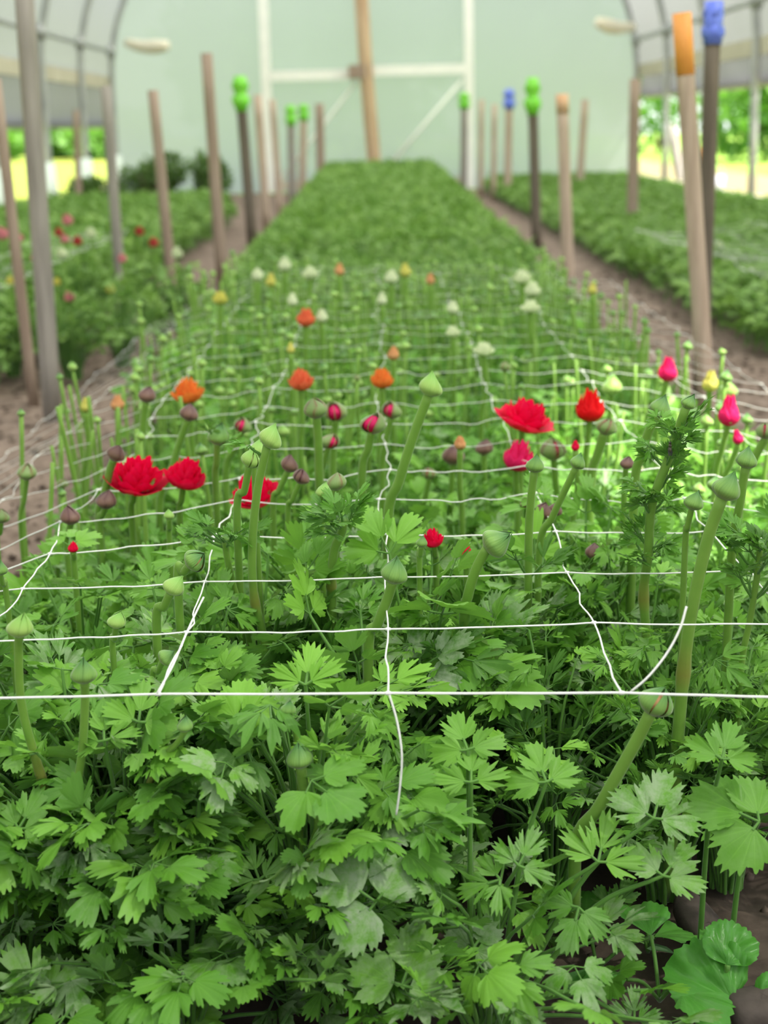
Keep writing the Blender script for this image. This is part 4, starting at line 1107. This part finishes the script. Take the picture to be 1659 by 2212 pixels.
def net(name, label, x0n, x1n, xoff, rows, hfun, rad, seed, amp_fun, edge_r):
    rg = np.random.default_rng(seed); o = thing(name, label, 'netting', (xoff, rows[0], 0))
    nx_ = x1n - x0n + 1; K = np.zeros((len(rows), nx_, 3))
    for i, y in enumerate(rows):
        am = amp_fun(y)
        for j in range(nx_):
            x = (x0n + j) * NCOL + (rg.normal(0, .006) if am > .001 else 0) * min(1, am / .004)
            yv = y + rg.normal(0, am * 1.0) - (.06 * x if y < 1.0 else 0)
            K[i, j] = (x + xoff, yv, hfun(x, y) + rg.normal(0, am * .5))
    org = np.array(o.location)
    for i, y in enumerate(rows):
        am = amp_fun(y); pts_ = []
        ends = [K[i, 0] + (K[i, 0] - K[i, 1]) * .0] 
        for j in range(nx_ - 1):
            p0, p1 = K[i, j], K[i, j + 1]
            for s in np.linspace(0, 1, 9)[:-1]:
                w = math.sin(s * math.pi) ** .6
                pts_.append(p0 * (1 - s) + p1 * s + np.array([0, rg.normal(0, am * .35) * w, (-am * .9 * math.sin(s * math.pi) + rg.normal(0, am * .28) * w)]))
        pts_.append(K[i, -1])
        a = Acc(); tube(a, smooth_path(np.array(pts_) - org, len(pts_) * 2), rad * (1.2 if i == 0 else 1 if y < 1.5 else .8 if y < 1.8 else .6 if y < 2.5 else .42), 5)
        link('cross_cord', a.mesh('cross_cord', ['cord']), o)
    for j in range(nx_):
        pts_ = []
        for i in range(len(rows) - 1):
            am = max(amp_fun(rows[i]), .0035); p0, p1 = K[i, j], K[i + 1, j]
            for s in np.linspace(0, 1, 6)[:-1]:
                w = math.sin(s * math.pi) ** .6
                pts_.append(p0 * (1 - s) + p1 * s + np.array([rg.normal(0, am * .45) * w, 0, -am * .6 * math.sin(s * math.pi) + rg.normal(0, am * .25) * w]))
        pts_.append(K[-1, j])
        pa = smooth_path(np.array(pts_) - org, len(pts_) * 2); yw = pa[:, 1] + org[1]
        a = Acc(); tube(a, pa, (edge_r if j in (0, nx_ - 1) else rad) * np.where(yw < 1.5, 1.0, np.where(yw < 2.5, .62, .40)), 5)
        for i in range(len(rows)):
            c = K[i, j] - org
            u = np.linspace(0, 1, 5); rr = rad * 2.6
            tube(a, [c + np.array([d, 0, 0]) for d in (-rr * 1.3, -rr * .6, rr * .6, rr * 1.3)], [rad, rr * .75, rr * .75, rad], 6)
        link('lengthwise_cord', a.mesh('lengthwise_cord', ['cord']), o)
    return o, K


rows = [.98, 1.121, 1.26, 1.395] + [1.535 + .143 * k for k in range(20)]
hmain = lambda x, y: .277 - (.8 if y > 1.3 else .3) * max(0, -x - .2) ** 2 - .3 * max(0, x - .2) ** 2
amain = lambda y: 0.0004 if y < 1.0 else .0015 if y < 1.3 else .0028 if y < 1.5 else .006
nt_o, K = net('plant_netting', 'white string support net stretched over the middle bed', -4, 4, 0.0, rows, hmain, .00072, 21, amain, .0011)
org = np.array(nt_o.location)
for tr, Ys, nm in (([(840, 1497), (858, 1560), (868, 1630), (864, 1700), (856, 1760)], [.98, .975, .97, .97, .972], 'loose_end'),
                   ([(340, 1497), (372, 1440), (402, 1370), (425, 1320), (440, 1290)], [.98, 1.0, 1.05, 1.09, 1.10], 'loose_end'),
                   ([(1362, 1495), (1400, 1462), (1440, 1412), (1468, 1360), (1483, 1310)], [.98, .98, .985, .99, .995], 'loose_end')):
    a = Acc(); tube(a, smooth_path([at(*p, yv) - org for p, yv in zip(tr, Ys)], 24), .0008, 6)
    link(nm, a.mesh(nm, ['cord']), nt_o)
rows2 = [4.0 + .16 * k for k in range(16)]
net('plant_netting', 'slack white string net over the low right bed by the open side', 0, 8, 1.05, rows2, lambda x, y: .22 - .02 * math.sin(x * 9 + y), .0011, 22, lambda y: .010, .0015)
net('plant_netting', 'slack white string net over the flowering left bed', 0, 8, -2.25, [4.1 + .16 * k for k in range(14)], lambda x, y: .25 + .02 * math.sin(x * 7 + y), .0011, 23, lambda y: .010, .0015)

# ---------------------------------------------------------------- small plants, stones and clods at the front edge
def weed(loc, label, spec, seed, mat='weed', name='weed', cat='weed'):
    """spec: list of (azimuth deg, stalk length, elevation deg, blade length, width, teeth)"""
    rg = np.random.default_rng(seed); o = thing(name, label, cat, (loc[0], loc[1], 0))
    for az, sl_, el, L, wd_, te in spec:
        a = Acc(); A_ = math.radians(az); e = math.radians(el)
        d = np.array([math.cos(A_) * math.cos(e), math.sin(A_) * math.cos(e), math.sin(e)])
        end = d * sl_; tube(a, smooth_path([(0, 0, -.005), end * .5 + np.array([0, 0, .004]), end], 7), .0016, 6, (.6, 0, .5, .4), 1)
        dd = unit(d * np.array([1, 1, .35])); S, A2, Nn = frame(dd, rg.uniform(-.2, .2))
        put(a, leaflet_mesh(rg, L, thm=52, teeth=te, notch=0, td=.06, wid=wd_, droop=.3, fold=.18, ruffle=.06, round_=.5, oval=True), end, S, A2, Nn, rg.uniform(.3, .8), .1, 0)
        link('leaf', a.mesh('leaf', [mat, 'petiole']), o)
    return o


def ground_at(px, py): return atH(px, py, 0.0)
w1 = ground_at(1425, 2150)
weed(w1, 'young weed with oval toothed leaves on bare soil at the front right', [(95, .045, 50, .042, .9, 13), (200, .035, 35, .04, .85, 13), (-60, .03, 30, .045, 1.0, 13), (30, .05, 40, .03, .8, 11)], 1, name='young_weed')
w1 = ground_at(1290, 2080)
weed(w1, 'broad-leaved weed lying flat below the leaning peach bud stem', [(100, .04, 30, .055, .95, 17), (10, .05, 20, .04, .8, 15), (-100, .03, 25, .045, .9, 13)], 2, name='young_weed')
w1 = ground_at(1400, 2045)
weed(w1, 'tiny clover-like seedling with round leaves beside the dark stone', [(90, .018, 60, .011, 1.25, 2), (200, .016, 50, .011, 1.25, 2), (330, .017, 50, .011, 1.25, 2), (20, .012, 40, .010, 1.25, 2)], 3, name='seedling')
w1 = ground_at(1485, 2090)
weed(w1, 'small bluish seedling with four narrow leaves in front of the dark stone', [(60, .014, 40, .022, .5, 1), (150, .014, 40, .022, .5, 1), (240, .012, 35, .02, .5, 1), (330, .014, 35, .024, .5, 1)], 4, 'weed_grey', 'seedling')
w1 = ground_at(270, 2190)
weed(w1, 'grey-green weed with mealy spoon leaves at the lower left edge', [(120, .05, 55, .034, .8, 3), (200, .04, 40, .036, .85, 3), (20, .045, 45, .036, .85, 3), (-70, .03, 40, .03, .8, 3), (70, .06, 70, .02, .7, 3)], 5, 'weed_grey', 'mealy_weed')

# crinkled glossy round-leaved weed at the lower right
w1 = ground_at(1575, 2190)
o = thing('crinkled_weed', 'glossy dark weed with large crinkled round leaves at the lower right corner', 'weed', (w1[0], w1[1], 0))
_hint = unit(-_f * .8 + np.array([0, 0, .6]))
for k, (jx, jy, ang, wpx, Yj) in enumerate(((1572, 2085, 78, 108, 1.035), (1585, 2165, 128, 165, 1.02), (1640, 2160, 20, 90, 1.02))):
    rg = np.random.default_rng(40 + k); a = Acc(); j = at(jx, jy, Yj); org_ = np.array(o.location); L = wpx * np.dot(j - CAM, _f) / F_PX
    tube(a, smooth_path([(0, 0, -.005), (j - org_) * .5 + np.array([0, .006, .004]), j - org_], 8), .0022, 7, (.7, 0, .5, .4), 1)
    an = math.radians(ang); ax = unit(_R * math.cos(an) + _U * math.sin(an)); ax = unit(ax - _hint * np.dot(ax, _hint) * .85)
    lm = leaflet_mesh(rg, L, thm=80, teeth=19, notch=0, td=.06, per=3, wid=1.0, droop=.3, fold=.1, ruffle=.09, rings=(.15, .3, .45, .6, .75, .88, 1.0), ov=.5)
    v = lm[0]; v[:, 2] += .0035 * np.sin(v[:, 0] * 330 + 2 * np.sin(v[:, 1] * 150)) * np.sin(v[:, 1] * 260 + k)
    S = unit(np.cross(ax, _hint)); put(a, (v, lm[1], lm[2], lm[3]), j - org_, S, ax, np.cross(S, ax), .42, .03, 0)
    link('leaf', a.mesh('leaf', ['weed', 'petiole']), o)


def stone(loc, size, label, seed, tilt=0.0, rotz=0.0):
    rg = np.random.default_rng(seed); a = Acc(); nu, nv = 12, 18; P = []
    for i in range(nu + 1):
        for j in range(nv):
            u = math.pi * i / nu; v = 2 * math.pi * j / nv
            d = np.array([math.sin(u) * math.cos(v), math.sin(u) * math.sin(v), math.cos(u)])
            d = np.sign(d) * np.abs(d) ** .7
            k = 1 + .07 * math.sin(3 * v + seed) * math.sin(2 * u) + rg.normal(0, .012)
            P.append(d * k * np.array(size))
    a.add(P, [(i * nv + j, i * nv + (j + 1) % nv, (i + 1) * nv + (j + 1) % nv, (i + 1) * nv + j) for i in range(nu) for j in range(nv)])
    o = thing('stone', label, 'stone', (loc[0], loc[1], size[2] * .55), rotz, me=a.mesh('stone', ['stone']))
    o.rotation_euler = (tilt, 0, rotz)
w1 = ground_at(1525, 2030); stone(w1, (.016, .042, .012), 'long dark stone lying between stems at the front right', 3, .35, .35)
w1 = ground_at(1645, 2195); stone(w1, (.026, .022, .012), 'grey-brown stone in the lower right corner', 5)

# clods of earth
rg = np.random.default_rng(77); a = Acc()
for i in range(2600):
    k = i % 3
    if k == 0: x, y = rg.uniform(-.9, .9), rg.uniform(.9, 1.3)
    elif k == 1: x, y = rg.uniform(-1.0, -.55), rg.uniform(1.5, 7)
    else: x, y = rg.uniform(.58, 1.05), rg.uniform(1.5, 7)
    r = rg.uniform(.002, .008) * (1 if k == 0 else 1.5)
    P = np.array([(1, 0, 0), (-1, 0, 0), (0, 1, 0), (0, -1, 0), (0, 0, .8), (0, 0, -.8)]) * r * rg.uniform(.6, 1.2, (6, 1))
    an = rg.uniform(0, 6); c_, s_ = math.cos(an), math.sin(an)
    P = np.stack([P[:, 0] * c_ - P[:, 1] * s_ + x, P[:, 0] * s_ + P[:, 1] * c_ + y, P[:, 2] + ground_z(x, y) + r * .2], -1)
    a.add(P, None, [(0, 2, 4), (2, 1, 4), (1, 3, 4), (3, 0, 4), (2, 0, 5), (1, 2, 5), (3, 1, 5), (0, 3, 5)])
o = link('soil_clods', a.mesh('soil_clods', ['soil'])); o['kind'] = 'stuff'; o['label'] = 'crumbs and clods of brown soil on the paths'; o['category'] = 'soil'

# a fly on the feathery stem
p = at(1447, 972, 1.235); a = Acc()
for c_, r_ in (((0, 0, 0), (.0018, .0018, .003)), ((0, -.0002, .0036), (.0015, .0015, .0018)), ((0, -.0002, .006), (.0012, .0012, .0011))):
    u = np.linspace(0, math.pi, 7)
    lathe(a, [(r_[0] * math.sin(x_), r_[2] * math.cos(x_)) for x_ in u], 10, org=c_)
fl = thing('fly', 'tiny dark fly sitting on the feathery stem', 'fly', p, me=a.mesh('body', ['fly']))
for sx in (-1, 1):
    a = Acc(); a.add([(0, -.001, .003), (sx * .002, -.002, -.001), (sx * .0012, -.002, -.005), (sx * .0002, -.002, -.004)], [(0, 1, 2, 3)]); link('wing', a.mesh('wing', ['film_curtain']), fl)

# ---------------------------------------------------------------- beyond the beds: bushes, added trees, odds and ends outside
def leaf_cloud(acc, rg, c, r, n, s, mat=0):
    for i in range(n):
        d = unit(rg.normal(0, 1, 3)); p = np.array(c) + d * np.array(r) * rg.uniform(.45, 1.0) ** .5 * (1 + .15 * math.sin(d[0] * 7 + d[2] * 5))
        if p[2] < .01: p[2] = rg.uniform(.01, .1)
        a_ = unit(rg.normal(0, 1, 3) + d); b_ = unit(np.cross(a_, rg.normal(0, 1, 3))); L = s * rg.uniform(.6, 1.3)
        acc.add([p, p + a_ * L * .5 + b_ * L * .3, p + a_ * L, p + a_ * L * .5 - b_ * L * .3], [(0, 1, 2, 3)],
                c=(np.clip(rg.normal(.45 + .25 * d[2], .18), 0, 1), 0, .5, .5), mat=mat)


def bush(name, label, loc, r, n, s, mat, seed, cat='bush', group=None, trunk=True):
    rg = np.random.default_rng(seed); o = thing(name, label, cat, (loc[0], loc[1], 0), group=group)
    a = Acc()
    for k in range(7):
        c = np.array([rg.uniform(-.5, .5) * r[0], rg.uniform(-.5, .5) * r[1], r[2] * rg.uniform(.55, 1.25)])
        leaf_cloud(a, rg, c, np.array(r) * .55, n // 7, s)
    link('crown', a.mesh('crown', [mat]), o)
    if trunk:
        a = Acc()
        for k in range(4):
            t = np.array([rg.uniform(-.5, .5) * r[0], rg.uniform(-.5, .5) * r[1], r[2] * 1.1]); tube(a, smooth_path([(0, 0, 0), t * .4 + np.array([0, 0, .05]), t], 7), [.03, .027, .024, .02, .016, .012, .008], 6)
        link('branch', a.mesh('branch', ['bark']), o)
    return o


bush('dark_bush', 'dark olive bush at the far end of the left bed, before the end wall', (-1.98, 13.6), (.34, .35, .26), 2600, .05, 'dark_leaf', 1, trunk=True)
bush('dark_bush', 'smaller dark olive bush behind the green-taped dark stake', (-1.42, 13.9), (.22, .3, .26), 1800, .05, 'dark_leaf', 2, trunk=True)
bush('dark_bush', 'low blue-green bush in the left corner of the tunnel', (-2.42, 13.4), (.18, .3, .16), 1200, .05, 'dark_leaf', 3, trunk=True)
for i, (x, y, r) in enumerate(((6.4, 19, (1.2, 1.2, 1.1)), (9.6, 22.5, (1.5, 1.4, 1.4)), (6.2, 25, (1.3, 1.4, 1.2)), (7.2, 31, (1.8, 1.8, 1.6)), (9.5, 36, (2.0, 2.0, 1.8)), (5.9, 33, (1.6, 1.6, 1.4)))):
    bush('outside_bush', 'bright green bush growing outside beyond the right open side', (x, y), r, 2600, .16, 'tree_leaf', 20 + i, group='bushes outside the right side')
for i, (x, y, r) in enumerate(((-6.6, 40, (1.3, 1.0, .55)), (-8.6, 43, (1.4, 1.0, .6)), (-10.6, 41, (1.4, 1.0, .55)), (-12.8, 46, (1.8, 1.0, .7)), (-7.4, 48, (1.5, 1.0, .75)), (-9.9, 50, (1.5, 1.0, .8)))):
    bush('outside_bush', 'distant bush beyond the bright meadow on the left', (x, y), r, 2600, .22, 'tree_leaf', 40 + i, group='bushes beyond the meadow')
for i, (x, y, r) in enumerate(((-1.3, 20.5, (1.3, 1.5, 2.0)), (.2, 22.5, (1.5, 1.6, 2.3)), (1.7, 20.8, (1.3, 1.5, 2.0)))):  # added, unseen trees cutting sky light and tinting the end film green
    bush('sky_block_tree', 'green tree added behind the milky end wall to block sky light', (x, y), r, 2400, .26, 'tree_leaf', 60 + i, 'tree', group='added trees shading the end wall')
# rusty drum, leaning board, pail outside by the right corner
dp = at(1440, 385, 15.2)
a = Acc(); lathe(a, [(0, 0), (.14, 0), (.145, .1), (.14, .2), (.145, .3), (.14, .40), (.12, .40), (.12, .36), (0, .36)], 20)
thing('rusty_drum', 'rust-orange drum standing outside the right corner of the tunnel', 'drum', (3.12, 15.4, -.02), me=a.mesh('rusty_drum', ['rust']))
a = Acc(); tube(a, [(0, 0, 0), (-.14, 0, .62)], .045, 4); 
thing('leaning_board', 'grey board leaning beside the rust-orange drum', 'board', (2.95, 15.1, -.02), me=a.mesh('leaning_board', ['greyboard'], False))
a = Acc(); lathe(a, [(0, 0), (.075, 0), (.095, .17), (.09, .17), (.07, .02), (0, .02)], 16)
pl_ = thing('pail', 'light grey pail on the ground by the drum', 'pail', (3.06, 14.2, -.02), me=a.mesh('pail', ['greypail']))
a = Acc(); tube(a, smooth_path([(-.095, 0, .16), (-.06, 0, .24), (.06, 0, .24), (.095, 0, .16)], 12), .004, 6); link('handle', a.mesh('handle', ['steel']), pl_)
a = Acc(); lathe(a, [(0, 0), (.09, 0), (.10, .10), (.06, .13), (0, .13)], 14)
thing('mustard_tub', 'mustard yellow tub beside the grey pail', 'tub', (2.93, 14.6, -.02), me=a.mesh('mustard_tub', ['mustard']))
